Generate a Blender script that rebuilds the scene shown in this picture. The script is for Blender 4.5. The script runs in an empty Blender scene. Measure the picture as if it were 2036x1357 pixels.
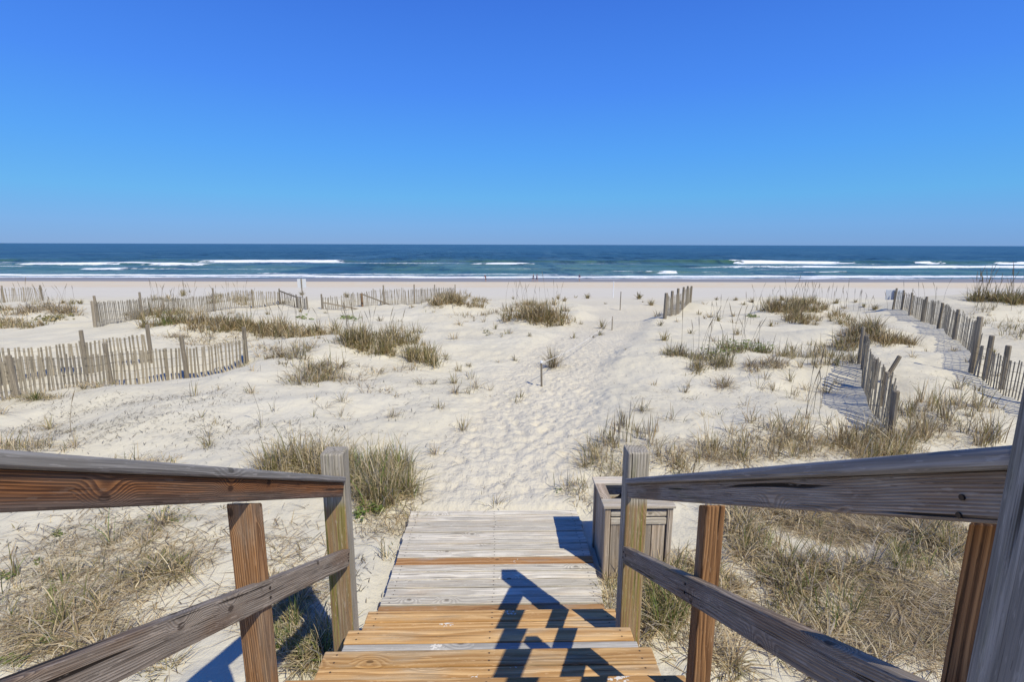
import bpy, bmesh, math, random
import numpy as np
from mathutils import Vector, Matrix, Euler

random.seed(7)
RNG = np.random.default_rng(11)
sc = bpy.context.scene
COL = sc.collection
R = math.radians

# ------------------------------------------------------------------ camera
CAM_H, FPX, PITCH, YAW, ROLL = 2.40, 1020.0, 10.66, 1.2, 0.17
cam_d = bpy.data.cameras.new('camera')
cam_d.sensor_width = 36.0
cam_d.lens = 36.0 * FPX / 2036.0
cam_d.clip_start = 0.05
cam_d.clip_end = 120000
cam = bpy.data.objects.new('camera', cam_d)
COL.objects.link(cam)
CAMROT = (Matrix.Rotation(R(-YAW), 4, 'Z') @ Matrix.Rotation(R(90 - PITCH), 4, 'X') @ Matrix.Rotation(R(ROLL), 4, 'Z'))
cam.matrix_world = Matrix.Translation((0, 0, CAM_H)) @ CAMROT
sc.camera = cam

# ------------------------------------------------------------------ sky, sun, exposure
SUN_ELEV, SHADOW_AZ = 51.0, 38.0          # shadows run away from the camera, 38 degrees to the left
world = bpy.data.worlds.new('World')
sc.world = world
world.use_nodes = True
wn = world.node_tree
sky = wn.nodes.new('ShaderNodeTexSky')
sky.sky_type = 'NISHITA'
sky.sun_disc = False
sky.sun_elevation = R(SUN_ELEV)
sky.sun_rotation = R(180 - SHADOW_AZ)
sky.air_density = 1.0
sky.dust_density = 0.0
sky.ozone_density = 6.0
sky.altitude = 0
bg = wn.nodes['Background']
bg.inputs['Strength'].default_value = 0.13
# clear-day sky: the physical sky blended with the even blue-to-pale gradient of very dry air, the same all round the compass
w_tc = wn.nodes.new('ShaderNodeTexCoord')
w_sep = wn.nodes.new('ShaderNodeSeparateXYZ')
wn.links.new(w_tc.outputs['Generated'], w_sep.inputs[0])
w_ramp = wn.nodes.new('ShaderNodeValToRGB')
cr = w_ramp.color_ramp
SKY = [(0.0, (.105, .285, .625)), (.035, (.115, .335, .72)), (.085, (.090, .385, .785)), (.16, (.068, .330, .86)), (.26, (.052, .240, .865)), (.40, (.036, .165, .72)), (.7, (.022, .095, .46)), (1.0, (.018, .08, .40))]
while len(cr.elements) < len(SKY): cr.elements.new(.5)
for e, (p, c) in zip(cr.elements, SKY):
    e.position = p; e.color = tuple(v / .13 * .107 for v in c) + (1,)
w_mul = wn.nodes.new('ShaderNodeMix'); w_mul.data_type = 'RGBA'; w_mul.blend_type = 'MULTIPLY'
w_mul.inputs[0].default_value = 1.0; w_mul.inputs[7].default_value = (10, 10, 10, 1)
w_mul.clamp_result = False
wn.links.new(w_sep.outputs[2], w_ramp.inputs[0])
wn.links.new(w_ramp.outputs[0], w_mul.inputs[6])
w_mix = wn.nodes.new('ShaderNodeMix'); w_mix.data_type = 'RGBA'; w_mix.inputs[0].default_value = .88
wn.links.new(sky.outputs['Color'], w_mix.inputs[6])
wn.links.new(w_mul.outputs[2], w_mix.inputs[7])
wn.links.new(w_mix.outputs[2], bg.inputs['Color'])

sun_d = bpy.data.lights.new('sun', 'SUN')
sun_d.energy = 4.4
sun_d.angle = R(0.5)
sun_d.color = (1.0, 0.95, 0.80)
sun = bpy.data.objects.new('sun', sun_d)
COL.objects.link(sun)
sdir = Vector((-math.sin(R(SHADOW_AZ)) * math.cos(R(SUN_ELEV)), math.cos(R(SHADOW_AZ)) * math.cos(R(SUN_ELEV)), -math.sin(R(SUN_ELEV))))
sun.rotation_euler = sdir.to_track_quat('-Z', 'Y').to_euler()
sun.location = (6, -8, 12)

sc.view_settings.view_transform = 'Standard'
sc.view_settings.look = 'None'
sc.view_settings.exposure = 0.0
sc.view_settings.gamma = 1.0
sc.view_settings.use_curve_mapping = False

# ------------------------------------------------------------------ noise and terrain
def _hash(ix, iy, seed):
    h = (ix.astype(np.int64) * 374761393 + iy.astype(np.int64) * 668265263 + seed * 974711) & 0x7fffffff
    h = ((h ^ (h >> 13)) * 1274126177) & 0x7fffffff
    return ((h ^ (h >> 16)) & 0xffff) / 65535.0
def vnoise(x, y, seed=0):
    x = np.asarray(x, float); y = np.asarray(y, float)
    ix = np.floor(x); iy = np.floor(y)
    fx = x - ix; fy = y - iy
    fx = fx * fx * fx * (fx * (fx * 6 - 15) + 10); fy = fy * fy * fy * (fy * (fy * 6 - 15) + 10)
    a = _hash(ix, iy, seed); b = _hash(ix + 1, iy, seed); c = _hash(ix, iy + 1, seed); d = _hash(ix + 1, iy + 1, seed)
    return (a + (b - a) * fx) * (1 - fy) + (c + (d - c) * fx) * fy - 0.5
def fbm(x, y, octv=3, seed=0):
    s = 0; a = 1.0
    for k in range(octv):
        s = s + a * vnoise(x * 2 ** k + 13.7 * k, y * 2 ** k - 7.3 * k, seed + k); a *= 0.5
    return s
def sstep(a, b, x):
    t = np.clip((x - a) / (b - a), 0, 1)
    return t * t * (3 - 2 * t)

SEA = -5.6
_ty = np.arange(-80, 700, 0.25)
_tz = np.interp(_ty, [-80, -4, 2, 4.3, 6, 9, 12, 20, 31, 44, 60, 70, 80, 88, 95, 108, 118, 125, 135, 150, 400, 700],
                     [0.2, -.1, -.07, -.03, 0, -.05, -.15, -.6, -1.3, -2.05, -3.15, -3.8, -4.33, -4.75, -5.0, -5.3, -5.49, -5.62, -6.0, -7, -13, -18])
_k = np.ones(13) / 13
_tz = np.convolve(np.pad(_tz, 6, mode='edge'), _k, mode='valid')
# mounds: X, Y, height, rx, ry
MOUNDS = [(-8.6, 16.2, .42, 3.6, 1.5), (-10.4, 15.6, .10, 1.5, 1.0), (-3.0, 12.0, .30, 1.5, 1.3), (-5.0, 12.4, .22, 1.6, 1.3), (-4.3, 10.3, .12, 1.4, 1.0),
          (-2.4, 26, .60, 2.2, 1.7), (1.5, 20, .48, 1.35, 1.1), (12.6, 22, .50, 1.9, 1.5), (11.9, 18.5, .15, 1.8, 1.2),
          (10.0, 14.3, .32, 1.5, 1.0), (22.5, 24, .95, 4.5, 5.0), (16.5, 15, .35, 3.5, 3), (-20.5, 22, .5, 2.8, 1.6), (-18, 20, .2, 3, 2),
          (5.2, 12.0, .16, 2.2, .9), (4.3, 10.6, .12, 1.6, .8), (6.2, 19, .22, 2.5, 1.6), (-9.5, 9.8, -.24, 4.5, 2.6), (-6.0, 8.6, .10, 2.4, 1.0),
          (-13, 31, .35, 5, 2), (8, 30, .3, 5, 2), (18, 33, .5, 6, 2), (8.5, 9.5, .05, 2, 1.5), (2.9, 6.6, .10, 1.6, 1.2), (-2.6, 5.5, .10, 1.2, .9), (3.2, 2.6, .06, 1.0, 1.4)]
PATH_Y = np.array([4.2, 5.5, 7.5, 10, 13, 17, 22, 28, 36, 60])
PATH_X = np.array([0.0, .05, .45, 1.0, 1.9, 3.4, 5.2, 7.2, 9.5, 15])
def path_mask(X, Y):
    c = np.interp(Y, PATH_Y, PATH_X)
    w = np.interp(Y, [4, 6, 12, 25, 40], [.75, .9, 1.15, 1.6, 5])
    d = np.abs(X - c + .25 * vnoise(X * .7, Y * .7, 55))
    return (1 - sstep(w * .75, w * 1.35, d)) * sstep(4.2, 4.7, Y)
def hgt0(X, Y):
    z = np.interp(Y, _ty, _tz)
    for (mx, my, h, rx, ry) in MOUNDS:
        z = z + h * np.exp(-((X - mx) / rx) ** 2 - ((Y - my) / ry) ** 2)
    return z
def hgt(X, Y):
    X = np.asarray(X, float); Y = np.asarray(Y, float)
    z = hgt0(X, Y)
    pm = path_mask(X, Y)
    dune = 1 - sstep(34, 44, Y)
    und = .30 * fbm(X / 3.4, Y / 2.6, 3, 3) * sstep(4.5, 10, np.hypot(X, Y)) + .085 * fbm(X / .9, Y / .8, 3, 9)
    z = z + und * dune * (1 - .75 * pm)
    z = z - .10 * pm * sstep(5, 8, Y) * dune
    ft = fbm(X * 6.2 + .8 * vnoise(X, Y, 71), Y * 4.6, 2, 21)
    z = z + (.024 * pm * ft + .020 * (1 - pm) * ft) * (1 - sstep(30, 40, Y))
    z = z + .10 * fbm(X / 14, Y / 5, 3, 40) * sstep(36, 50, Y) * (1 - sstep(75, 100, Y))
    # level sand under the landing and the stairs
    rect = sstep(-1.10, -.86, X) * (1 - sstep(.74, .95, X)) * sstep(0.2, .9, Y) * (1 - sstep(4.30, 4.50, Y))
    z = z * (1 - rect) + (-.075) * rect
    rb = sstep(.66, .73, X) * (1 - sstep(1.28, 1.4, X)) * sstep(3.28, 3.36, Y) * (1 - sstep(3.9, 4.0, Y))
    z = z * (1 - rb) + (-.055) * rb
    return z
def gz(x, y):
    return float(hgt(np.array([x]), np.array([y]))[0])

_RT = np.array(CAMROT.to_3x3())
_ts = np.concatenate([np.linspace(1.2, 12, 220), np.geomspace(12.05, 160, 330)])
def rays(px, py):
    d = np.stack([(px - 1018.0), -(py - 678.5), -FPX * np.ones_like(px)], -1) @ _RT.T
    return d / np.hypot(d[:, 0], d[:, 1])[:, None]      # unit horizontal length
def ground(px, py):
    """pixel of the photograph -> point where that sight line meets the sand"""
    px = np.atleast_1d(np.asarray(px, float)); py = np.atleast_1d(np.asarray(py, float))
    d = rays(px, py)
    P = d[:, None, :] * _ts[None, :, None]
    below = (P[..., 2] + CAM_H) < hgt0(P[..., 0], P[..., 1])
    i = np.argmax(below, 1); i[~below.any(1)] = len(_ts) - 1
    t = _ts[i]
    x = d[:, 0] * t; y = d[:, 1] * t
    return np.stack([x, y, hgt(x, y)], -1)
def top_z(P, px, py):
    """height of the sight line through a pixel where it passes over ground point P"""
    d = rays(np.array([float(px)]), np.array([float(py)]))[0]
    return CAM_H + d[2] * math.hypot(P[0], P[1])

# ------------------------------------------------------------------ object helpers
WM = {}
def link(o, M=None, parent=None):
    COL.objects.link(o)
    M = M if M is not None else Matrix.Identity(4)
    WM[o.name] = M
    if parent is not None:
        o.parent = parent
        o.matrix_basis = WM[parent.name].inverted() @ M
    else:
        o.matrix_basis = M
    return o
def tag(o, label=None, cat=None, group=None, kind=None):
    if label: o['label'] = label
    if cat: o['category'] = cat
    if group: o['group'] = group
    if kind: o['kind'] = kind
    return o
def empty(name, loc):
    o = bpy.data.objects.new(name, None)
    o.empty_display_size = .1
    return link(o, Matrix.Translation(loc))
def mesh_from(name, verts, faces, mat, smooth=False):
    me = bpy.data.meshes.new(name)
    me.from_pydata([tuple(v) for v in verts], [], [tuple(f) for f in faces])
    if mat: me.materials.append(mat)
    if smooth: me.shade_smooth()
    return me
def bm_mesh(name, bm, mat, smooth=False):
    me = bpy.data.meshes.new(name)
    bm.to_mesh(me); bm.free()
    if mat: me.materials.append(mat)
    if smooth: me.shade_smooth()
    return me
_cache = {}
def box_mesh(L, W, T, mat, bev=.004, seg=1):
    key = (round(L, 4), round(W, 4), round(T, 4), mat.name, bev, seg)
    if key not in _cache:
        bm = bmesh.new()
        bmesh.ops.create_cube(bm, size=1)
        bmesh.ops.scale(bm, vec=(L, W, T), verts=bm.verts)
        if bev:
            bmesh.ops.bevel(bm, geom=bm.edges[:], offset=bev, segments=seg, profile=.5, affect='EDGES')
        _cache[key] = bm_mesh('board', bm, mat)
    return _cache[key]
def board(name, L, W, T, mat, M, parent, bev=.004, seg=1):
    return link(bpy.data.objects.new(name, box_mesh(L, W, T, mat, bev, seg)), M, parent)
def TR(x, y, z, rx=0, ry=0, rz=0):
    return Matrix.Translation((x, y, z)) @ Euler((rx, ry, rz)).to_matrix().to_4x4()
def tube_verts(path, rad, n=4):
    path = [Vector(p) for p in path]
    V, F = [], []
    for i, p in enumerate(path):
        t = (path[min(i + 1, len(path) - 1)] - path[max(i - 1, 0)]).normalized()
        a = t.cross(Vector((0, 0, 1)))
        if a.length < 1e-3: a = Vector((1, 0, 0))
        a.normalize(); b = a.cross(t)
        r = rad[i] if hasattr(rad, '__len__') else rad
        for k in range(n):
            an = 2 * math.pi * k / n
            V.append(p + a * (math.cos(an) * r) + b * (math.sin(an) * r))
    for i in range(len(path) - 1):
        for k in range(n):
            F.append((i * n + k, i * n + (k + 1) % n, (i + 1) * n + (k + 1) % n, (i + 1) * n + k))
    F.append(tuple(range(n))[::-1]); F.append(tuple((len(path) - 1) * n + k for k in range(n)))
    return V, F

# ------------------------------------------------------------------ materials
class NT:
    def __init__(s, name):
        s.m = bpy.data.materials.new(name); s.m.use_nodes = True
        s.t = s.m.node_tree; s.t.nodes.clear()
        s.out = s.t.nodes.new('ShaderNodeOutputMaterial')
    def n(s, typ, ins=None, **kw):
        nd = s.t.nodes.new(typ)
        for k, v in kw.items(): setattr(nd, k, v)
        for k, v in (ins or {}).items(): s.set(nd.inputs[k], v)
        return nd
    def set(s, sock, v):
        if isinstance(v, bpy.types.NodeSocket): s.t.links.new(v, sock)
        elif isinstance(v, bpy.types.Node): s.t.links.new(v.outputs[0], sock)
        else:
            if isinstance(v, tuple) and len(v) == 3 and sock.type == 'RGBA': v = v + (1,)
            sock.default_value = v
    def math(s, op, a, b=0.0, c=0.0, clamp=False):
        nd = s.n('ShaderNodeMath', operation=op, use_clamp=clamp)
        s.set(nd.inputs[0], a); s.set(nd.inputs[1], b); s.set(nd.inputs[2], c)
        return nd.outputs[0]
    def mapr(s, v, a, b, c=0.0, d=1.0, smooth=True):
        nd = s.n('ShaderNodeMapRange', {'Value': v, 'From Min': a, 'From Max': b, 'To Min': c, 'To Max': d})
        nd.interpolation_type = 'SMOOTHSTEP' if smooth else 'LINEAR'
        return nd.outputs[0]
    def mix(s, f, a, b, mode='MIX'):
        nd = s.n('ShaderNodeMix', data_type='RGBA', blend_type=mode)
        s.set(nd.inputs[0], f); s.set(nd.inputs[6], a); s.set(nd.inputs[7], b)
        return nd.outputs[2]
    def vec(s, x, y, z):
        nd = s.n('ShaderNodeCombineXYZ'); s.set(nd.inputs[0], x); s.set(nd.inputs[1], y); s.set(nd.inputs[2], z)
        return nd.outputs[0]
    def noise(s, v, scale=1.0, detail=2.0, rough=.5, dist=0.0):
        return s.n('ShaderNodeTexNoise', {'Vector': v, 'Scale': scale, 'Detail': detail, 'Roughness': rough, 'Distortion': dist}).outputs[0]
    def bump(s, h, strength, dist):
        return s.n('ShaderNodeBump', {'Height': h, 'Strength': strength, 'Distance': dist}).outputs[0]
    def surf(s, color, rough=.8, normal=None, spec=.3, **extra):
        p = s.n('ShaderNodeBsdfPrincipled', {'Base Color': color, 'Roughness': rough, 'Specular IOR Level': spec})
        if normal is not None: s.set(p.inputs['Normal'], normal)
        for k, v in extra.items(): s.set(p.inputs[k], v)
        s.t.links.new(p.outputs[0], s.out.inputs[0])
        return s.m

def wood(name, light, dark, weather=(.30, .28, .26), wamt=.3, ring=85, knots=.6, crack=.5, rough=.75, bump=.5, flakes=0, moss=0, front=None, edge_tones=False, wpatch=1.2, tone=1.0, wave=.04, nails=False):
    w = NT(name)
    tc = w.n('ShaderNodeTexCoord'); oi = w.n('ShaderNodeObjectInfo')
    sx = w.n('ShaderNodeSeparateXYZ', {'Vector': tc.outputs['Object']})
    x, y, z = sx.outputs
    rnd = oi.outputs['Random']
    xr = w.math('ADD', x, w.math('MULTIPLY', rnd, 37.0))
    r2 = w.math('FRACT', w.math('MULTIPLY', rnd, 17.31))
    r3 = w.math('FRACT', w.math('MULTIPLY', rnd, 53.77))
    n1 = w.math('SUBTRACT', w.noise(w.vec(w.math('MULTIPLY', xr, 1.3), w.math('MULTIPLY', y, 6.0), w.math('MULTIPLY', z, 6.0)), 1, 2), .5)
    # knots bend the rings round them
    vo = w.n('ShaderNodeTexVoronoi', {'Vector': w.vec(w.math('MULTIPLY', xr, 4.0), w.math('MULTIPLY', w.math('ADD', w.math('ADD', y, z), w.math('MULTIPLY', rnd, 3.0)), 7.5), 0.0), 'Scale': 1.0}, voronoi_dimensions='2D')
    cs = w.n('ShaderNodeSeparateColor', {'Color': vo.outputs['Color']})
    on = w.math('GREATER_THAN', cs.outputs[0], 1 - knots * .42)
    k = w.math('MULTIPLY', w.mapr(vo.outputs['Distance'], 0.0, .42, 1, 0), on)
    core = w.math('MULTIPLY', w.mapr(vo.outputs['Distance'], 0.05, .085, 1, 0), on)
    oy = w.math('ADD', y, w.math('MULTIPLY', w.math('SUBTRACT', r2, .5), .14))
    oz = w.math('ADD', z, w.math('ADD', w.math('MULTIPLY', r3, .07), .035))
    rr = w.math('SQRT', w.math('ADD', w.math('MULTIPLY', oy, oy), w.math('MULTIPLY', oz, oz)))
    rr = w.math('ADD', rr, w.math('MULTIPLY', n1, wave))
    rr = w.math('ADD', rr, w.math('MULTIPLY', k, .035))
    ph = w.math('FRACT', w.math('MULTIPLY', rr, ring))
    g = w.math('MULTIPLY', w.mapr(ph, 0.0, .72), w.mapr(ph, .86, 1.0, 1, 0))      # slow rise, sharp late-wood edge
    fine = w.noise(w.vec(w.math('MULTIPLY', xr, 5.0), w.math('MULTIPLY', y, 190.0), w.math('MULTIPLY', z, 190.0)), 1, 3, .65)
    streak = w.noise(w.vec(w.math('MULTIPLY', xr, 1.1), w.math('MULTIPLY', y, 38.0), w.math('MULTIPLY', z, 38.0)), 1, 3, .6)
    patch = w.noise(w.vec(w.math('MULTIPLY', xr, wpatch * 1.6), w.math('MULTIPLY', y, 9.0), w.math('MULTIPLY', z, 9.0)), 1, 3, .6)
    crk = w.noise(w.vec(w.math('MULTIPLY', xr, 1.6), w.math('MULTIPLY', y, 75.0), w.math('MULTIPLY', z, 75.0)), 1, 2, .5)
    crack_m = w.mapr(crk, .66, .72)
    c = w.mix(g, light, dark)
    c = w.mix(w.mapr(streak, .35, .7, 0, .55 * tone), c, dark)
    c = w.mix(w.math('MULTIPLY', w.mapr(patch, .62 - wamt * .5, .80 - wamt * .5), .9 if wamt < .95 else 1.0), c, w.mix(w.mapr(g, .25, .95, 0, .75), w.mix(w.mapr(fine, .3, .7), weather, tuple(v * .68 for v in weather)), tuple(v * .52 for v in weather)))
    c = w.mix(w.mapr(fine, .25, .75, .0, .32 * tone), c, tuple(v * .45 for v in dark))
    hair = w.noise(w.vec(w.math('MULTIPLY', xr, 2.2), w.math('MULTIPLY', w.math('ADD', y, w.math('MULTIPLY', n1, .02)), 260.0), w.math('MULTIPLY', z, 260.0)), 1, 2, .5)
    c = w.mix(w.math('MULTIPLY', w.mapr(hair, .60, .66), .62 * crack), c, tuple(v * .25 for v in dark))
    c = w.mix(w.math('MULTIPLY', w.mapr(hair, .40, .34), .25), c, tuple(min(1, v * 1.35) for v in light))
    vv = w.math('ADD', w.math('MULTIPLY', r2, .40), .80)                      # board-to-board tone
    c = w.mix(1.0, c, w.vec(vv, vv, vv), 'MULTIPLY')
    c = w.mix(w.math('MULTIPLY', core, .8), c, tuple(v * .30 for v in dark))
    c = w.mix(w.math('MULTIPLY', crack_m, crack), c, tuple(v * .12 for v in dark))
    if front:      # the sheltered face below the rail keeps its brown, mossy colour
        fmk = w.math('MULTIPLY', w.mapr(y, -.045, -.052), w.mapr(w.math('ADD', x, w.math('MULTIPLY', patch, .1)), .52, .46))
        c = w.mix(w.math('MULTIPLY', fmk, w.mapr(streak, .3, .6, .55, .95)), c, w.mix(w.mapr(crk, .46, .70), front, (.27, .25, .05)))
        c = w.mix(w.math('MULTIPLY', w.mapr(fine, .3, .75, 0, .5), fmk), c, (.12, .07, .03))
    if edge_tones:     # grey upper edge, darker grey-brown lower part
        c = w.mix(w.math('MULTIPLY', w.mapr(w.math('ADD', z, w.math('MULTIPLY', streak, .02)), .040, .052), .8), c, (.30, .26, .22))
        c = w.mix(w.math('MULTIPLY', w.mapr(w.math('ADD', z, w.math('MULTIPLY', patch, .06)), .030, -.012), .75), c, w.mix(w.mapr(fine, .3, .7), (.17, .135, .115), (.075, .055, .045)))
    if moss:
        mm = w.noise(w.vec(w.math('MULTIPLY', xr, 2.5), w.math('MULTIPLY', y, 22.0), w.math('MULTIPLY', z, 22.0)), 1, 3, .6)
        c = w.mix(w.math('MULTIPLY', w.mapr(mm, .56, .72), moss), c, (.16, .17, .04))
    if flakes:
        fl = w.n('ShaderNodeTexVoronoi', {'Vector': w.vec(w.math('MULTIPLY', xr, 5.0), w.math('MULTIPLY', y, 8.0), 0.0), 'Scale': 1.0})
        f3 = w.n('ShaderNodeSeparateColor', {'Color': fl.outputs['Color']})
        fn = w.noise(w.vec(w.math('MULTIPLY', xr, 42.0), w.math('MULTIPLY', y, 55.0), 0.0), 1, 3, .7)
        fm = w.math('MULTIPLY', w.math('GREATER_THAN', f3.outputs[0], 1 - flakes), w.mapr(w.math('ADD', fl.outputs['Distance'], w.math('MULTIPLY', fn, .9)), .62, .65, 1, 0))
        c = w.mix(fm, c, (.72, .68, .60))
    # short splits and worn pits
    pit = w.noise(w.vec(w.math('MULTIPLY', xr, 14.0), w.math('MULTIPLY', y, 120.0), w.math('MULTIPLY', z, 120.0)), 1, 3, .7)
    c = w.mix(w.math('MULTIPLY', w.mapr(pit, .62, .70), .55 * crack), c, tuple(v * .2 for v in dark))
    c = w.mix(w.math('MULTIPLY', w.mapr(pit, .40, .33), .3), c, tuple(min(1, v * 1.4) for v in weather))
    if nails:
        ax = w.math('ABSOLUTE', w.math('SUBTRACT', w.math('ABSOLUTE', w.math('SUBTRACT', w.math('ABSOLUTE', x), .35)), .35))
        ay = w.math('ABSOLUTE', w.math('SUBTRACT', w.math('ABSOLUTE', y), .022))
        nd = w.math('SQRT', w.math('ADD', w.math('MULTIPLY', ax, ax), w.math('MULTIPLY', ay, ay)))
        c = w.mix(w.mapr(nd, .0055, .0040), c, (.05, .04, .035))
        c = w.mix(w.math('MULTIPLY', w.mapr(w.math('ADD', ay, w.math('MULTIPLY', ax, .12)), .006, .002), .35), c, tuple(v * .4 for v in dark))
    h = w.math('SUBTRACT', w.math('ADD', w.math('MULTIPLY', g, -.35), w.math('MULTIPLY', fine, .7)), w.math('MULTIPLY', crack_m, 1.4))
    return w.surf(c, w.mapr(fine, .3, .7, rough, min(1, rough + .18)), w.bump(h, bump, .004), .25)

M_landing = wood('weathered_deck_wood', (.80, .715, .555), (.54, .45, .33), (.83, .755, .61), .60, ring=95, knots=.25, crack=.8, rough=.85, bump=.6, moss=.05, tone=.38, nails=True)
M_landing_new = wood('tan_pine_deck', (.50, .29, .13), (.29, .14, .05), (.45, .38, .30), .14, ring=55, knots=.45, crack=.4, rough=.7, bump=.4, flakes=.22)
M_tread = wood('golden_pine_tread', (.76, .49, .22), (.46, .25, .09), (.70, .51, .30), .30, ring=70, nails=True, knots=.45, crack=.45, rough=.65, bump=.4, flakes=.34)
M_tread_grey = wood('grey_tread', (.60, .56, .49), (.42, .39, .34), (.60, .57, .51), .5, ring=60, crack=.3, bump=.4, flakes=.3)
M_rail = wood('weathered_rail_wood', (.25, .18, .135), (.11, .075, .055), (.27, .235, .21), .52, ring=75, knots=.65, crack=.75, rough=.8, bump=.8)
M_rail_red = wood('red_brown_rail_wood', (.46, .19, .06), (.10, .038, .018), (.20, .14, .10), .45, ring=160, knots=.75, crack=.9, rough=.72, bump=.7, wpatch=.5, edge_tones=True)
M_rail_dark = wood('dark_weathered_rail', (.47, .345, .235), (.19, .13, .085), (.48, .40, .31), .55, ring=185, knots=.75, crack=1.0, rough=.8, bump=.9, moss=.25)
M_mid = wood('brown_grey_midrail', (.46, .335, .23), (.19, .13, .09), (.49, .41, .325), .55, ring=170, knots=.7, crack=1.0, rough=.8, bump=.8)
M_cap = wood('silver_grey_cap', (.40, .37, .33), (.27, .245, .215), (.43, .40, .365), .7, ring=60, knots=.15, crack=.35, rough=.85, bump=.5)
M_post_brown = wood('orange_brown_post', (.54, .285, .12), (.21, .10, .042), (.40, .275, .175), .34, ring=150, knots=.45, crack=.9, rough=.7, bump=.6)
M_post_grey = wood('grey_post', (.45, .395, .295), (.25, .215, .155), (.48, .43, .35), .5, ring=60, knots=.2, crack=.95, rough=.85, bump=.9, moss=.25)
M_post_end = wood('grey_post_brown_front', (.45, .395, .295), (.25, .215, .155), (.48, .43, .35), .5, ring=60, knots=.2, crack=.95, rough=.85, bump=.9, moss=.3, front=(.36, .22, .105))
M_post_big = wood('blue_grey_post', (.30, .285, .255), (.165, .155, .135), (.34, .325, .295), .6, ring=70, knots=.2, crack=.9, rough=.75, bump=.8, moss=.18)
M_bin = wood('grey_bin_wood', (.54, .43, .315), (.33, .255, .18), (.58, .49, .385), .42, ring=55, knots=.3, crack=.55, rough=.82, bump=.6)
M_bin_top = wood('pale_bin_top', (.74, .645, .505), (.54, .455, .345), (.78, .70, .565), .5, ring=60, knots=.2, crack=.35, rough=.85, bump=.5)
M_slat = wood('grey_slat', (.44, .375, .265), (.27, .225, .155), (.46, .40, .30), .5, ring=60, knots=.1, crack=.4, rough=.9, bump=.4)
M_fpost = wood('fence_post_wood', (.38, .315, .225), (.22, .18, .125), (.41, .35, .265), .5, ring=60, knots=.1, crack=.7, rough=.9, bump=.6)
M_fpost_new = wood('tan_fence_post', (.45, .28, .15), (.28, .16, .08), (.4, .3, .2), .25, ring=60, knots=.1, crack=.5, rough=.9, bump=.5)

def flat(name, col, rough=.6, spec=.3, metal=0.0, var=.12, scale=30):
    w = NT(name)
    tc = w.n('ShaderNodeTexCoord')
    nz = w.noise(tc.outputs['Object'], scale, 3, .6)
    c = w.mix(w.mapr(nz, .3, .7), tuple(v * (1 - var) for v in col), tuple(min(1, v * (1 + var)) for v in col))
    return w.surf(c, rough, w.bump(nz, .15, .01), spec, Metallic=metal)
M_wire = flat('rusty_wire', (.06, .05, .045), .7)
M_screw = flat('dark_screw', (.05, .04, .035), .5, metal=.6)
M_bag = flat('black_plastic', (.012, .012, .014), .28, .5, scale=12)
M_white = flat('white_paint', (.80, .80, .79), .55, var=.04)
M_signback = flat('pale_sign_back', (.55, .57, .59), .6, var=.05)
M_rope = flat('pale_rope', (.75, .72, .66), .9)
M_dark = flat('dark_driftwood', (.05, .042, .038), .9)

# sand
def sand_material():
    w = NT('dune_sand')
    geo = w.n('ShaderNodeNewGeometry'); P = geo.outputs['Position']
    sp = w.n('ShaderNodeSeparateXYZ', {'Vector': P}); X, Y, Z = sp.outputs
    pm = w.n('ShaderNodeAttribute', attribute_name='path').outputs['Fac']
    n_big = w.noise(P, .35, 3, .55)
    n_mid = w.noise(P, 2.2, 4, .6)
    n_fine = w.noise(P, 55, 3, .7)
    grit = w.noise(P, 320, 2, .6)
    c = w.mix(w.mapr(n_big, .3, .7), (.605, .553, .42), (.65, .60, .468))
    c = w.mix(w.mapr(n_mid, .42, .72, 0, .30), c, (.54, .49, .375))
    c = w.mix(w.math('MULTIPLY', pm, .55), c, (.62, .56, .435))
    c = w.mix(w.mapr(grit, .55, .75, 0, .34), c, (.33, .28, .22))
    speck = w.noise(P, 26, 3, .75)
    c = w.mix(w.math('MULTIPLY', w.mapr(speck, .66, .74, 0, .55), w.mapr(n_big, .42, .60)), c, (.22, .18, .13))
    # beach: flat cool sand, a tan tide line, then wet sand
    wob = w.math('MULTIPLY', w.math('SUBTRACT', w.noise(w.vec(w.math('MULTIPLY', X, .03), w.math('MULTIPLY', Y, .12), 0.0), 1, 3), .5), 9.0)
    yw = w.math('ADD', Y, wob)
    c = w.mix(w.mapr(yw, 36, 50, 0, .85), c, (.615, .57, .48))
    c = w.mix(w.math('MULTIPLY', w.mapr(yw, 78, 90), w.mapr(n_big, .35, .65, .45, 1.0)), c, (.62, .52, .375))
    wet = w.mapr(w.math('ADD', Y, w.math('MULTIPLY', wob, .35)), 105.5, 110)
    c = w.mix(wet, c, (.26, .24, .215))
    sea = w.mapr(Y, 118, 126)
    # relief: trampled path, wind ripples, grains
    ft = w.noise(w.vec(w.math('MULTIPLY', X, 13.0), w.math('MULTIPLY', Y, 9.0), 0.0), 1, 2, .5, .0)
    rip = w.noise(w.vec(w.math('MULTIPLY', X, 5.0), w.math('MULTIPLY', Y, 14.0), 0.0), 1, 3, .55, .4)
    h = w.math('ADD', w.math('MULTIPLY', ft, w.math('ADD', w.math('MULTIPLY', pm, .55), .34)), w.math('MULTIPLY', rip, .22))
    h = w.math('ADD', h, w.math('MULTIPLY', n_fine, .14))
    fade = w.mapr(Y, 25, 60, 1.0, .12)
    nb = w.n('ShaderNodeBump', {'Height': h, 'Strength': w.math('MULTIPLY', fade, .85), 'Distance': .05}).outputs[0]
    rough = w.math('SUBTRACT', 1.0, w.math('MULTIPLY', wet, .45))
    return w.surf(c, rough, nb, w.math('ADD', .08, w.math('MULTIPLY', wet, .35)))
M_sand = sand_material()

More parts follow.
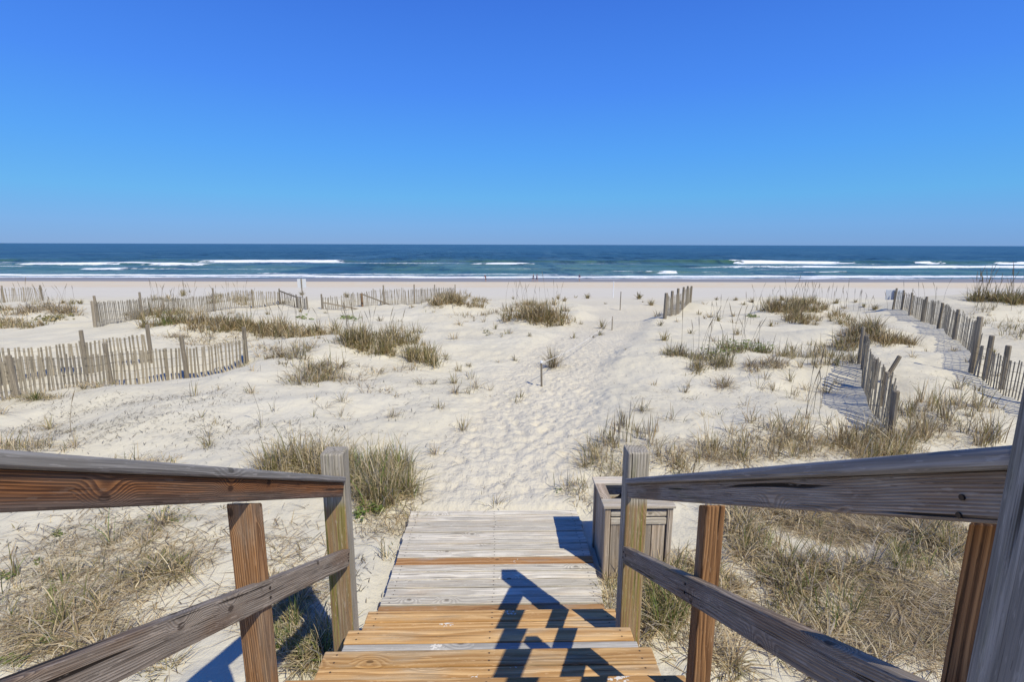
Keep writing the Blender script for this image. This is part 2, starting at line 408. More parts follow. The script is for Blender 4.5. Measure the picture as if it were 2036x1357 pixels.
def veg_material(name, trans=.38):
    w = NT(name)
    col = w.n('ShaderNodeAttribute', attribute_name='Col').outputs['Color']
    d = w.n('ShaderNodeBsdfDiffuse', {'Color': col, 'Roughness': .5})
    t = w.n('ShaderNodeBsdfTranslucent', {'Color': col})
    g = w.n('ShaderNodeBsdfGlossy', {'Color': (.8, .8, .75), 'Roughness': .5})
    m1 = w.n('ShaderNodeMixShader', {0: trans, 1: d, 2: t})
    m2 = w.n('ShaderNodeMixShader', {0: .03, 1: m1, 2: g})
    w.t.links.new(m2.outputs[0], w.out.inputs[0])
    return w.m
M_veg = veg_material('grass_blades')

# ------------------------------------------------------------------ sand sheet
def build_sand():
    ys = np.concatenate([np.geomspace(600, 5, 26)[:-1] * -1, np.arange(-5, 1.5, .25), np.arange(1.5, 13, .04), 13 * np.exp(np.arange(0, 2.35, .0075)), np.geomspace(140, 640, 14)])
    xs_h = np.concatenate([np.arange(0, 3.2, .036), np.arange(3.2, 9, .06), 9 + np.cumsum(.06 * 1.028 ** np.arange(1, 215))])
    xs_h = xs_h[xs_h < 4000]
    xs = np.concatenate([-xs_h[::-1][:-1], xs_h])
    X, Y = np.meshgrid(xs, ys)
    Z = hgt(X, Y)
    # footprints: heel-to-toe hollows with a pushed-up rim, crowding the path and straying beside it
    fr = np.random.default_rng(77)
    for q in range(1500):
        fy = fr.uniform(4.6, 15) if q % 3 else fr.uniform(4.6, 9)
        fx = np.interp(fy, PATH_Y, PATH_X) + fr.normal(0, .55 if q % 9 else 1.3) * (1 + .03 * fy)
        if not -3 < fx < 5: continue
        hd = fr.normal(.18, .45); dp = fr.uniform(.004, .014)
        i0, i1 = np.searchsorted(ys, [fy - .3, fy + .3]); j0, j1 = np.searchsorted(xs, [fx - .3, fx + .3])
        dx = X[i0:i1, j0:j1] - fx; dy = Y[i0:i1, j0:j1] - fy
        u = dx * math.sin(hd) + dy * math.cos(hd); v = dx * math.cos(hd) - dy * math.sin(hd)
        rr_ = np.sqrt((u / .125) ** 2 + (v / .058) ** 2)
        Z[i0:i1, j0:j1] += -dp * np.exp(-rr_ ** 3) + .45 * dp * np.exp(-((rr_ - 1.35) / .35) ** 2)
    nv = X.size
    me = bpy.data.meshes.new('sand')
    me.vertices.add(nv)
    me.vertices.foreach_set('co', np.stack([X, Y, Z], -1).ravel())
    r, c = X.shape
    i = (np.arange(r - 1)[:, None] * c + np.arange(c - 1)[None]).ravel()
    q = np.stack([i, i + 1, i + c + 1, i + c], -1)
    me.loops.add(q.size); me.loops.foreach_set('vertex_index', q.ravel())
    me.polygons.add(len(q)); me.polygons.foreach_set('loop_start', np.arange(len(q)) * 4)
    me.update(calc_edges=True)
    me.attributes.new('path', 'FLOAT', 'POINT').data.foreach_set('value', path_mask(X, Y).ravel())
    me.materials.append(M_sand); me.shade_smooth()
    o = link(bpy.data.objects.new('sand', me))
    tag(o, 'pale dune sand with a trampled path running down to the beach', 'sand', kind='structure')
build_sand()

# ------------------------------------------------------------------ ocean
def px_x(px, Y):      # world X at distance Y below pixel column px (on the sea)
    a = math.atan((px - 1018.0) / 1030.0) + R(YAW)
    return Y * math.tan(a)
# breakers: distance, x pixel range of the ridge, height, foam pixel ranges, depth of foam towards the shore
BREAKERS = [
    (236, -400, 2400, .85, [(395, 705)], 26), (246, 700, 1100, .5, [], 8), (232, 1040, 1500, .7, [], 8), (212, 930, 1100, .35, [(930, 1060)], 16),
    (232, 1400, 2500, .8, [(1440, 1700), (1820, 1850), (1950, 2080)], 20),
    (198, -500, 420, .7, [(30, 260), (300, 420)], 9), (208, 100, 420, .5, [(150, 410)], 10),
    (190, 1450, 2600, .6, [(1455, 1480), (1560, 2600)], 13), (196, 700, 1450, .6, [], 6),
    (166, -400, 160, .5, [], 6), (168, 190, 330, .55, [(192, 246)], 13), (172, 270, 420, .4, [], 6), (176, 420, 1200, .45, [], 6), (164, 650, 1250, .45, [], 6),
    (150, 1050, 1450, .5, [(1305, 1345)], 9), (150, 1600, 2100, .3, [(1635, 1665)], 4),
    (310, -700, 3000, .5, [], 8), (370, -700, 3000, .5, [], 8), (272, -700, 3000, .4, [], 8), (440, -900, 3000, .5, [], 8)]
def build_ocean():
    ys = np.concatenate([np.arange(108, 130, .5), np.arange(130, 262, .8), np.geomspace(262, 560, 150)[1:], np.geomspace(560, 60000, 40)[1:]])
    xs_h = np.concatenate([np.arange(0, 260, 1.1), np.geomspace(260, 60000, 46)[1:]])
    xs = np.concatenate([-xs_h[::-1][:-1], xs_h])
    X, Y = np.meshgrid(xs, ys)
    amp = (1 - sstep(480, 900, Y))
    Z = SEA + amp * ((.16 + .34 * sstep(200, 300, Y)) * fbm(X / 8, Y / 4.5, 3, 80) + .30 * fbm(X / 34, Y / 12, 2, 90) * sstep(140, 200, Y))
    F = np.zeros_like(X)
    wig = 5.0 * fbm(X / 45, X * 0 + 3.3, 3, 60) + 1.2 * fbm(X / 6, X * 0, 2, 66)
    edge = fbm(X / 3.5, Y / 2.0, 3, 70)
    for bi, (D, p0, p1, h, foams, fd) in enumerate(BREAKERS):
        x0, x1 = px_x(max(p0, -1500), D), px_x(min(p1, 3500), D)
        if p0 <= -400: x0 = -900
        if p1 >= 2400: x1 = 900
        span = sstep(x0 - 14, x0 + 14, X) * (1 - sstep(x1 - 14, x1 + 14, X))
        yc = D + wig * (1 + .3 * math.sin(bi * 2.1)) + 2.5 * vnoise(X / 30, X * 0 + bi * 3.7, 100 + bi)
        d = Y - yc
        hh = h * (.75 + .7 * vnoise(X / 25, X * 0 + bi, 120 + bi))
        Z += span * hh * np.where(d < 0, np.exp(-(d / 2.2) ** 2), np.exp(-(d / 5.5) ** 2))
        for (f0, f1) in foams:
            a, b = px_x(f0, D), px_x(f1, D)
            taper = min(12.0, (b - a) * .3)
            s = sstep(a - 2, a + taper, X + 9 * edge) * (1 - sstep(b - taper, b + 2, X + 9 * edge))
            s = s * (.80 + .7 * (vnoise(X / 11, X * 0 + bi, 170 + bi) + .3)).clip(0, 1.1)
            front = np.where(d < .8, np.clip(1 + (d + .0) / (fd * (.7 + .8 * edge)).clip(1), 0, 1), np.clip(1 - (d - .8) / (2.0 + 2 * edge).clip(.5), 0, 1))
            front = np.where(d < .8, np.where(d > -fd * .35, 1.0, front), front)
            F = np.maximum(F, s * front * (1.0 if fd > 5 else .8))
            Z += s * .22 * np.exp(-((d + 1.2) / 2.2) ** 2)
    # swash: two or three lines of spent foam along the water's edge
    for (D, wd, amt, sd) in [(131, 4.2, .95, 200), (124, 2.2, .8, 210), (118.5, 1.3, .55, 220)]:
        yc = D + 6 * fbm(X / 70, X * 0, 3, sd) + 1.5 * fbm(X / 9, X * 0, 2, sd + 1)
        on = sstep(-.33, -.02, vnoise(X / 38, X * 0 + 9, sd + 2)) if D < 126 else 1.0
        F = np.maximum(F, amt * on * np.exp(-((Y - yc) / wd) ** 2))
    # long thin streaks of spent foam between the breakers
    for (D, wd, amt, sd) in [(224, 5, .48, 400), (204, 4, .56, 410), (186, 3.5, .56, 420), (170, 3, .48, 430), (156, 2.6, .60, 440), (144, 2.4, .58, 450)]:
        yc = D + 10 * fbm(X / 110, X * 0, 2, sd) + 2 * fbm(X / 12, X * 0, 2, sd + 1)
        F = np.maximum(F, amt * sstep(-.08, .22, vnoise(X / 46, X * 0 + 2, sd + 2)) * np.exp(-((Y - yc) / wd) ** 2))
    F = np.maximum(F, .36 * sstep(.12, .34, fbm(X / 12, Y / 3.2, 3, 250)) * (1 - sstep(140, 215, Y)))
    Z = np.where(Y < 128, SEA + (Z - SEA) * sstep(112, 128, Y), Z)
    me = bpy.data.meshes.new('ocean')
    me.vertices.add(X.size); me.vertices.foreach_set('co', np.stack([X, Y, Z], -1).ravel())
    r, c = X.shape
    i = (np.arange(r - 1)[:, None] * c + np.arange(c - 1)[None]).ravel()
    q = np.stack([i, i + 1, i + c + 1, i + c], -1)
    me.loops.add(q.size); me.loops.foreach_set('vertex_index', q.ravel())
    me.polygons.add(len(q)); me.polygons.foreach_set('loop_start', np.arange(len(q)) * 4)
    me.update(calc_edges=True)
    me.attributes.new('foam', 'FLOAT', 'POINT').data.foreach_set('value', F.ravel())
    w = NT('sea_water')
    P = w.n('ShaderNodeNewGeometry').outputs['Position']
    sp = w.n('ShaderNodeSeparateXYZ', {'Vector': P}); Xs, Ys, Zs = sp.outputs
    fo = w.n('ShaderNodeAttribute', attribute_name='foam').outputs['Fac']
    band = w.noise(w.vec(w.math('MULTIPLY', Xs, .012), w.math('MULTIPLY', Ys, .055), 0.0), 1, 3, .55)
    chop = w.noise(w.vec(w.math('MULTIPLY', Xs, .13), w.math('MULTIPLY', Ys, .22), 0.0), 1, 4, .65)
    chop2 = w.noise(w.vec(w.math('MULTIPLY', Xs, .03), w.math('MULTIPLY', Ys, .045), 0.0), 1, 5, .7)
    deep = w.mix(w.mapr(band, .3, .7), (.018, .060, .082), (.034, .088, .112))
    shal = w.mix(w.mapr(band, .35, .65), (.050, .125, .085), (.120, .21, .165))
    yy = w.math('ADD', Ys, w.math('MULTIPLY', w.math('SUBTRACT', band, .5), 90.0))
    c = w.mix(w.mapr(yy, 170, 330), shal, deep)
    c = w.mix(w.mapr(Ys, 350, 2500, 0, .5), c, (.022, .072, .110))
    c = w.mix(w.mapr(Ys, 150, 118, 0, .75), c, (.24, .29, .30))
    # green of light through thin wave crests, painted into the water colour
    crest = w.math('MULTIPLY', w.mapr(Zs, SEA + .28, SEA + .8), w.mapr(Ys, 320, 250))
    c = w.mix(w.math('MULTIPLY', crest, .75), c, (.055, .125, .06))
    c = w.mix(w.mapr(chop, .5, .66, 0, .6), c, (.005, .028, .055))
    c = w.mix(w.mapr(chop2, .56, .74, 0, .55), c, (.07, .16, .21))
    for (ax, ay, lo, hi, amt, colr) in ((.085, .022, .50, .64, .55, (.004, .024, .050)), (.05, .011, .53, .66, .5, (.085, .165, .20)), (.018, .0028, .50, .66, .5, (.006, .034, .070)), (.012, .0017, .54, .68, .35, (.045, .115, .165))):
        nn = w.noise(w.vec(w.math('MULTIPLY', Xs, ax), w.math('MULTIPLY', Ys, ay), 7.0 * ax), 1, 4, .65)
        c = w.mix(w.mapr(nn, lo, hi, 0, amt), c, colr)
    fn = w.noise(w.vec(w.math('MULTIPLY', Xs, .55), w.math('MULTIPLY', Ys, .75), 0.0), 1, 4, .7)
    fm = w.mapr(w.math('ADD', fo, w.math('MULTIPLY', w.math('SUBTRACT', fn, .5), 1.0)), .34, .64)
    c = w.mix(fm, c, (.80, .82, .83))
    h = w.math('ADD', w.math('MULTIPLY', chop, 1.0), w.math('MULTIPLY', w.noise(w.vec(w.math('MULTIPLY', Xs, .6), w.math('MULTIPLY', Ys, .9), 0.0), 1, 3, .6), .4))
    nb = w.bump(h, .9, 1.0)
    w.surf(c, w.math('ADD', .32, w.math('MULTIPLY', fm, .6)), nb, w.math('MULTIPLY', w.math('SUBTRACT', 1.0, fm), .13))
    me.materials.append(w.m); me.shade_smooth()
    tag(link(bpy.data.objects.new('ocean', me)), 'blue-green sea with white breakers rolling towards the beach', 'sea', kind='structure')
build_ocean()

# ------------------------------------------------------------------ landing and stairs
SX0, SX1 = -.82, .70
SXC, SW = (SX0 + SX1) / 2, SX1 - SX0
def jit(a): return random.uniform(-a, a)
landing = tag(empty('boardwalk_landing', (SXC, 3.65, -.07)), 'low landing of bleached grey planks with one tan plank, meeting the sand path', 'landing')
PIT = .0895
y0 = 3.09
for k in range(-2, 14):
    yc = y0 + PIT * (k + .5)
    new = k in (5, -1)
    L = SW + jit(.006)
    board('plank', L, PIT - .0075, .038, M_landing_new if new else M_landing, TR(SXC + jit(.008), yc + jit(.001), -.019 + jit(.003), jit(.012), jit(.0015), jit(.002)), landing, .003)
for x in (SX0 + .06, SXC, SX1 - .06):
    board('joist', 1.40, .038, .07, M_landing, TR(x, 3.62, -.0755, 0, 0, math.pi / 2), landing, 0)

stairs = tag(empty('wooden_stairway', (SXC, 1.75, -.07)), 'golden pine steps running down to the grey landing', 'stairs')
RISE = .18
NOSE = [2.81, 2.44, 2.095, 1.746, 1.39, 1.03]
for k, yn in enumerate(NOSE):
    zt = RISE * (k + 1)
    nb = 4
    for j in range(nb):
        bw = .098 if j == 0 else .090
        yc = yn - (.049 if j == 0 else .098 + .0935 * (j - .5) + .002)
        grey = (k == 1 and j == 1)
        lw = SW + (.05 if k >= 3 else 0) + jit(.006)
        board('tread_plank', lw, bw - .004, .038, M_tread_grey if grey else M_tread, TR(SXC + jit(.005), yc, zt - .019 + jit(.0015), jit(.005), jit(.001), jit(.0012)), stairs, .006, 2)
def stringer(x):
    pts = [(2.80, -.07), (2.80, .135)]
    for k, yn in enumerate(NOSE):
        pts.append((yn - .03, RISE * (k + 1) - .042))
        nxt = NOSE[k + 1] - .03 if k < 5 else .66
        pts.append((nxt, RISE * (k + 1) - .042))
    pts += [(.66, .80), (2.30, -.07)]
    V = [(x - .019, y, z) for y, z in pts] + [(x + .019, y, z) for y, z in pts]
    n = len(pts)
    F = [tuple(range(n))[::-1], tuple(range(n, 2 * n))] + [(i, (i + 1) % n, n + (i + 1) % n, n + i) for i in range(n)]
    link(bpy.data.objects.new('stringer', mesh_from('stringer', V, F, M_rail)), Matrix.Identity(4), stairs)
for x in (SX0 + .05, SXC, SX1 - .05): stringer(x)
for k, yn in enumerate(NOSE):
    board('riser', SW - .01, .022, .130, M_tread_grey if k == 0 else M_tread, TR(SXC, yn - .016, RISE * (k + 1) - .107, 0, 0, 0), stairs, .002)

deck = tag(empty('upper_deck', (SXC, 0, 0)), 'timber deck at the head of the steps', 'deck')
for j in range(18):
    board('deck_plank', 2.1, .088, .038, M_landing, TR(SXC, .62 - .093 * j, 1.241 + jit(.001)), deck, .004)
for x in (-1.0, .88):
    for y in (.45, -.85):
        board('deck_post', 1.35, .1, .1, M_post_grey, TR(x, y, .545, 0, math.pi / 2, 0), deck, .004)
for x in (-.95, -.3, .3, .84):
    board('deck_joist', 1.6, .038, .14, M_rail, TR(x, -.16, 1.15, 0, 0, math.pi / 2), deck, 0)

# handrails
SLOPE = .505
ANG = math.atan(SLOPE)
Y_A = 2.56
def rail_z_top(y): return 1.18 + SLOPE * (2.50 - y)          # top of the upper rail plank
def rail_z_mid(y): return .800 + SLOPE * (2.50 - y)
def sloped(name, y0, y1, xc, ztop_fn, W, T, mat, parent, bev=.005, seg=2, drop=0.0):
    yc = (y0 + y1) / 2
    L = (y1 - y0) / math.cos(ANG)
    zc = ztop_fn(yc) - (T / 2) / math.cos(ANG) - drop
    # local X runs up the slope towards the camera
    M = TR(xc, yc, zc) @ Euler((0, 0, -math.pi / 2)).to_matrix().to_4x4() @ Euler((0, -ANG, 0)).to_matrix().to_4x4()
    return board(name, L, W, T, mat, M, parent, bev, seg)
def upright(name, x, y, z0, z1, s, mat, parent, bev=.006):
    return board(name, z1 - z0, s, s, mat, TR(x, y, (z0 + z1) / 2, 0, -math.pi / 2, 0), parent, bev, 2)
def plumb_post(name, x, y, z0, fn, s, mat, parent):
    """post whose head is cut to the slope of the rail it carries"""
    h = s / 2
    V = []
    for (a, b) in ((-h, -h), (h, -h), (h, h), (-h, h)): V.append((z0 - z0, a, b))
    for (a, b) in ((-h, -h), (h, -h), (h, h), (-h, h)): V.append((fn(y + a) - z0, a, b))
    F = [(0, 1, 2, 3)[::-1], (4, 5, 6, 7)] + [(i, (i + 1) % 4, 4 + (i + 1) % 4, 4 + i) for i in range(4)]
    bm = bmesh.new()
    for v in V: bm.verts.new(v)
    bm.verts.ensure_lookup_table()
    for f in F: bm.faces.new([bm.verts[i] for i in f])
    bmesh.ops.recalc_face_normals(bm, faces=bm.faces[:])
    bmesh.ops.bevel(bm, geom=bm.edges[:], offset=.004, segments=1, affect='EDGES')
    me = bm_mesh('post', bm, mat)
    # local X is up, local Y stays along the stairs, local Z across
    M = Matrix.Translation((x, y, z0)) @ Matrix(((0, 0, 1, 0), (0, 1, 0, 0), (1, 0, 0, 0), (0, 0, 0, 1)))
    M = Matrix.Translation((x, y, z0)) @ Matrix(((0, 0, -1, 0), (0, 1, 0, 0), (1, 0, 0, 0), (0, 0, 0, 1)))
    return link(bpy.data.objects.new(name, me), M, parent)
def screw(parent, x, y, z, side):
    bm = bmesh.new()
    bmesh.ops.create_cone(bm, cap_ends=True, segments=10, radius1=.0045, radius2=.0045, depth=.004)
    me = bm_mesh('screw', bm, M_screw)
    link(bpy.data.objects.new('screw', me), TR(x, y, z, 0, side * math.pi / 2, 0), parent)

XL, XR = -.82, .66                                          # inner faces of the rails
def handrail(side, name, label, mt, mm, mc, mpost, mend):
    x_in = XL if side < 0 else XR
    h = tag(empty(name, (x_in, 1.6, -.1)), label, 'handrail')
    S = .115
    rz = (lambda y: rail_z_top(y)) if side < 0 else (lambda y: rail_z_top(y) - .020)
    xo = x_in + side * S / 2
    upright('end_post', xo, Y_A, -.12, 1.335, S, mend, h, .008)
    plumb_post('post', x_in + side * (.0485 if side < 0 else .066), 1.62, -.12, lambda y: rz(y) - .078 / math.cos(ANG), .080 if side < 0 else .066, mpost, h)
    yend = .60 if side > 0 else -.10
    x_rail = x_in + side * .0205
    sloped('top_rail', yend, Y_A - S / 2 - .002, x_rail, rz, .038, .070, mt, h)
    sloped('rail_cap', yend - .01, Y_A - S / 2 - .003, x_in + side * .027, lambda y: rz(y) + .0335, .086, .030, mc, h, .011, 3)
    sloped('mid_rail', yend - .05, Y_A - S / 2 - .002, x_in + side * .012, rail_z_mid, .038, .089, mm, h)
    for yy in (Y_A - .085, 1.62):
        for dz in (.03, .065):
            screw(h, x_in - side * .0095, yy + jit(.01), rail_z_mid(yy) - dz, -side)
    return h
hl = handrail(-1, 'handrail', 'handrail with a red-brown top rail and a silvery cap beside the tufted dune grass', M_rail_red, M_mid, M_cap, M_post_brown, M_post_end)
hr = handrail(1, 'handrail', 'dark weathered handrail ending in a tall blue-grey post behind the wooden bin', M_rail_dark, M_rail_dark, M_cap, M_post_brown, M_post_end)
upright('post', -.8975, .30, -.12, rail_z_top(.345) - .12, .089, M_post_brown, hl)
plumb_post('post', .796, .70, -.12, lambda y: rail_z_top(y) - .105, .089, M_post_brown, hr)
upright('corner_post', .692, .535, -.12, 2.30, .118, M_post_big, hr, .010)
for dz in (.040, .068): screw(hr, .6605, .668, rail_z_top(.668) - .020 - dz, -1)

# ------------------------------------------------------------------ wooden bin
bx0, bx1, by0, by1, bzt = .745, 1.250, 3.40, 3.865, .547
binn = tag(empty('litter_bin_box', ((bx0 + bx1) / 2, (by0 + by1) / 2, -.06)), 'square grey timber litter bin box with an open framed top beside the landing', 'bin')
z0b = -.06
for (x, y) in ((bx0, by0), (bx1, by0), (bx0, by1), (bx1, by1)):
    sx = 1 if x == bx0 else -1; sy = 1 if y == by0 else -1
    board('corner_post', bzt - .02 - z0b, .04, .04, M_bin, TR(x + sx * .0235, y + sy * .0235, (bzt - .02 + z0b) / 2, 0, math.pi / 2, 0), binn, .003)
for yf, sy in ((by0, 1), (by1, -1)):
    wpl = (bx1 - bx0 - .10) / 4
    for j in range(4):
        board('panel_board', .450, wpl - .005, .018, M_bin, TR(bx0 + .05 + wpl * (j + .5), yf + sy * .028, z0b + .225, math.pi / 2, math.pi / 2, 0) , binn, .002)
    board('rail_board', bx1 - bx0 - .098, .05, .022, M_bin_top, TR(SXC * 0 + (bx0 + bx1) / 2, yf + sy * .020, .418, math.pi / 2, 0, 0), binn, .003)
    board('rail_board', bx1 - bx0 - .098, .045 if sy > 0 else .078, .022, M_bin_top, TR((bx0 + bx1) / 2, yf + sy * .024, .478 if sy > 0 else .487, math.pi / 2, 0, 0), binn, .003)
for xf, sx in ((bx0, 1), (bx1, -1)):
    wpl = (by1 - by0 - .10) / 4
    for j in range(4):
        board('panel_board', .584, wpl - .004, .018, M_bin, TR(xf + sx * .024, by0 + .05 + wpl * (j + .5), z0b + .292, 0, math.pi / 2, 0), binn, .002)
zt = bzt - .0095
for j, yy in enumerate((by0 + .018, by0 + .079)):
    board('top_board', bx1 - bx0 + .02, .058, .020, M_bin_top, TR((bx0 + bx1) / 2, yy, zt + jit(.001)), binn, .003)
for j, yy in enumerate((by1 - .018, by1 - .079)):
    board('top_board', bx1 - bx0 + .02, .058, .020, M_bin_top, TR((bx0 + bx1) / 2, yy, zt + jit(.001)), binn, .003)
for xx in (bx0 + .030, bx1 - .030):
    board('top_board', by1 - by0 - .222, .078, .020, M_bin, TR(xx, (by0 + by1) / 2, zt, 0, 0, math.pi / 2), binn, .003)
def trash_bag():
    bm = bmesh.new()
    n, m = 28, 10
    rings = []
    for j in range(m + 1):
        t = j / m
        ring = []
        for i in range(n):
            a = 2 * math.pi * i / n
            sq = 1 / max(abs(math.cos(a)), abs(math.sin(a))) ** .75
            if t < .6: r, z = .150, -.05 + .42 * (t / .6)
            else:
                u = (t - .6) / .4
                r, z = .150 * (1 - u) + .002, .37 + .055 * math.sin(u * math.pi / 2) - .03 * u
            f = 1 + .05 * math.sin(a * 7 + 3 * t) + .03 * math.sin(a * 13 + 5 * t)
            ring.append(bm.verts.new((r * sq * f * math.cos(a) , .88 * r * sq * f * math.sin(a), z + .02 * math.sin(a * 5 + t * 9) * (t > .55))))
        rings.append(ring)
    for j in range(m):
        for i in range(n):
            bm.faces.new((rings[j][i], rings[j][(i + 1) % n], rings[j + 1][(i + 1) % n], rings[j + 1][i]))
    bm.faces.new(rings[0][::-1]); bm.faces.new(rings[m])
    me = bm_mesh('trash_bag', bm, M_bag, True)
    tag(link(bpy.data.objects.new('trash_bag', me), TR((bx0 + bx1) / 2 - .01, (by0 + by1) / 2, .06)), 'black plastic bag lining the wooden litter bin', 'bag')
trash_bag()

# ------------------------------------------------------------------ sand fences
_slat = []
for v in range(4):
    bm = bmesh.new(); bmesh.ops.create_cube(bm, size=1)
    bmesh.ops.scale(bm, vec=(1.0, [.036, .031, .039, .033][v], .009), verts=bm.verts)
    for ve in bm.verts: ve.co.y += ve.co.x * [.006, -.004, .003, -.006][v]
    _slat.append(bm_mesh('slat', bm, M_slat))
def pole_mesh(h, r, mat, square=False):
    n = 8
    bm = bmesh.new(); rings = []
    zs = [0, h * .5, h - .012, h]
    for j, z in enumerate(zs):
        rr = r * (1 - .10 * z / max(h, .1)) * (.78 if j == 3 else 1)
        rings.append([bm.verts.new((z, rr * math.cos(2 * math.pi * (i + .5) / n) * (1.12 if square and i % 2 else 1), rr * math.sin(2 * math.pi * (i + .5) / n))) for i in range(n)])
    for j in range(3):
        for i in range(n): bm.faces.new((rings[j][i], rings[j][(i + 1) % n], rings[j + 1][(i + 1) % n], rings[j + 1][i]))
    bm.faces.new(rings[0][::-1]); bm.faces.new(rings[3])
    bmesh.ops.recalc_face_normals(bm, faces=bm.faces[:])
    return bm_mesh('post', bm, mat)
UPX = Matrix(((0, 0, -1, 0), (0, 1, 0, 0), (1, 0, 0, 0), (0, 0, 0, 1)))     # local X -> up
def fence(label, path, posts, pitch=.10, rad=.045, off=.05, nw=3, group='wooden sand fences on the dunes', lean=.04, jag=.02, skip=None, square=False):
    """path and posts: (pixel x, pixel y where it meets the sand, pixel y of its top)"""
    P = []
    for (x, yb, yt) in path:
        g = ground(x, yb)[0]; P.append((g[0], g[1], max(.3, top_z(g, x, yt) - g[2])))
    P = np.array(P)
    seg = np.hypot(np.diff(P[:, 0]), np.diff(P[:, 1])); S = np.concatenate([[0], np.cumsum(seg)])
    rx, ry = P[0, 0], P[0, 1]
    root = tag(empty('sand_fence', (rx, ry, gz(rx, ry))), label, 'fence', group)
    side_cache = []
    s = .04
    tops = []
    while s < S[-1]:
        x = np.interp(s, S, P[:, 0]); y = np.interp(s, S, P[:, 1]); hv = np.interp(s, S, P[:, 2])
        i = min(np.searchsorted(S, s, 'right'), len(S) - 1)
        a = math.atan2(P[i, 1] - P[i - 1, 1], P[i, 0] - P[i - 1, 0])
        z = gz(x, y)
        hv2 = hv * (1 + random.gauss(0, jag)) + random.gauss(0, .008)
        L = hv2 + .12
        tl = random.gauss(0, lean) + .08 * float(vnoise(np.array([s * .6]), np.array([rx]), 5)[0])
        fw = random.gauss(0, lean * .6)
        wv = .05 * math.sin(s * 1.7 + rx)
        x += -math.sin(a) * wv; y += math.cos(a) * wv
        if not (skip and skip(s / S[-1])):
            M = Matrix.Translation((x, y, z - .12)) @ Matrix.Rotation(a, 4, 'Z') @ Matrix.Rotation(tl, 4, 'Y') @ Matrix.Rotation(fw, 4, 'X')
            # slat mesh: X = length (up), Y = width along fence, Z = thickness
            M = M @ Matrix(((0, 1, 0, 0), (0, 0, 1, 0), (1, 0, 0, 0), (0, 0, 0, 1))) @ Matrix.Translation((L / 2, 0, 0)) @ Matrix.Diagonal((L, 1, 1, 1))
            link(bpy.data.objects.new('slat', random.choice(_slat)), M, root)
        tops.append((x, y, z, hv, a))
        s += pitch * random.uniform(.88, 1.12)
    for w_ in range(nw):
        f = [.9, .55, .2][w_] if nw == 3 else [.92, .7, .45, .2][w_]
        pts = [(x - math.sin(a) * .009 * (-1) ** i, y + math.cos(a) * .009 * (-1) ** i, z + hv * f + .01 * math.sin(i * .7 + w_)) for i, (x, y, z, hv, a) in enumerate(tops)]
        if len(pts) > 1:
            V, F = tube_verts(pts, .0028, 3)
            link(bpy.data.objects.new('wire', mesh_from('wire', V, F, M_wire)), Matrix.Identity(4), root)
    for q in posts:
        x, yb, yt = q[:3]
        g = ground(x, yb)[0]
        h = top_z(g, x, yt) - g[2]
        opt = q[3] if len(q) > 3 else {}
        h = opt.get('h', h)
        i = np.argmin(np.hypot(P[:, 0] - g[0], P[:, 1] - g[1]))
        me = pole_mesh(h + .25, rad * opt.get('r', 1), opt.get('mat', M_fpost), square)
        dd = np.hypot(g[0], g[1]); ox, oy = g[0] / dd * off * opt.get('side', 1), g[1] / dd * off * opt.get('side', 1)
        M = Matrix.Translation((g[0] + ox, g[1] + oy, g[2] - .25)) @ Matrix.Rotation(opt.get('tilt', random.gauss(0, .014)), 4, 'Y') @ Matrix.Rotation(opt.get('fwd', random.gauss(0, .025)), 4, 'X') @ UPX
        link(bpy.data.objects.new('post', me), M, root)
    return root, tops

fence('near grey slat fence half buried in sand, running in front of a second fence',
      [(-170, 850, 735), (0, 808, 722), (120, 783, 708), (230, 762, 700), (330, 745, 692), (430, 733, 686), (492, 718, 676)],
      [(38, 803, 705), (222, 764, 682), (372, 742, 668), (490, 716, 651), (-110, 832, 725)], nw=4, square=True, pitch=.068, lean=.018)
fence('grey slat fence with tall posts standing behind the nearest half-buried fence',
      [(-150, 790, 712), (0, 762, 692), (90, 750, 690), (180, 740, 680), (300, 722, 664)],
      [(6, 760, 676), (173, 742, 657), (303, 724, 645), (-120, 785, 700)], square=True, lean=.022, pitch=.072)
fence('long pale slat fence starting at a thick twin post behind the grass-topped ridge',
      [(192, 656, 603), (285, 640, 594), (330, 632, 592), (427, 618, 585), (502, 612, 578), (557, 606, 580)],
      [(190, 657, 599, {'r': 1.2}), (198, 650, 588), (285, 640, 581), (328, 630, 597), (427, 619, 573), (502, 612, 576), (557, 606, 574)], nw=3, square=True, lean=.025, pitch=.092)
f4, t4 = fence('sagging end of slat fence with a fallen top rail, next to the white sign post',
      [(557, 606, 581), (585, 612, 585), (612, 616, 594)], [(612, 617, 590), (592, 612, 592)], nw=3, jag=.05)
f5, t5 = fence('sagging slat fence with slumped rails and one tan post, ending at the grassy mound',
      [(642, 617, 592), (680, 617, 588), (722, 613, 583), (745, 611, 576), (765, 611, 577), (823, 606, 575), (865, 599, 573), (905, 592, 573)],
      [(641, 617, 585), (721, 614, 584, {'mat': M_fpost_new, 'r': 1.2}), (765, 612, 567), (824, 606, 566), (865, 599, 566), (905, 592, 566)], nw=3, jag=.045, lean=.06)
fence('short far slat fence with two stout posts behind the grey-green mound',
      [(-90, 607, 573), (8, 602, 573), (86, 601, 572)], [(8, 602, 568, {'r': 1.3}), (86, 601, 567, {'r': 1.3}), (-80, 606, 572)], nw=3)
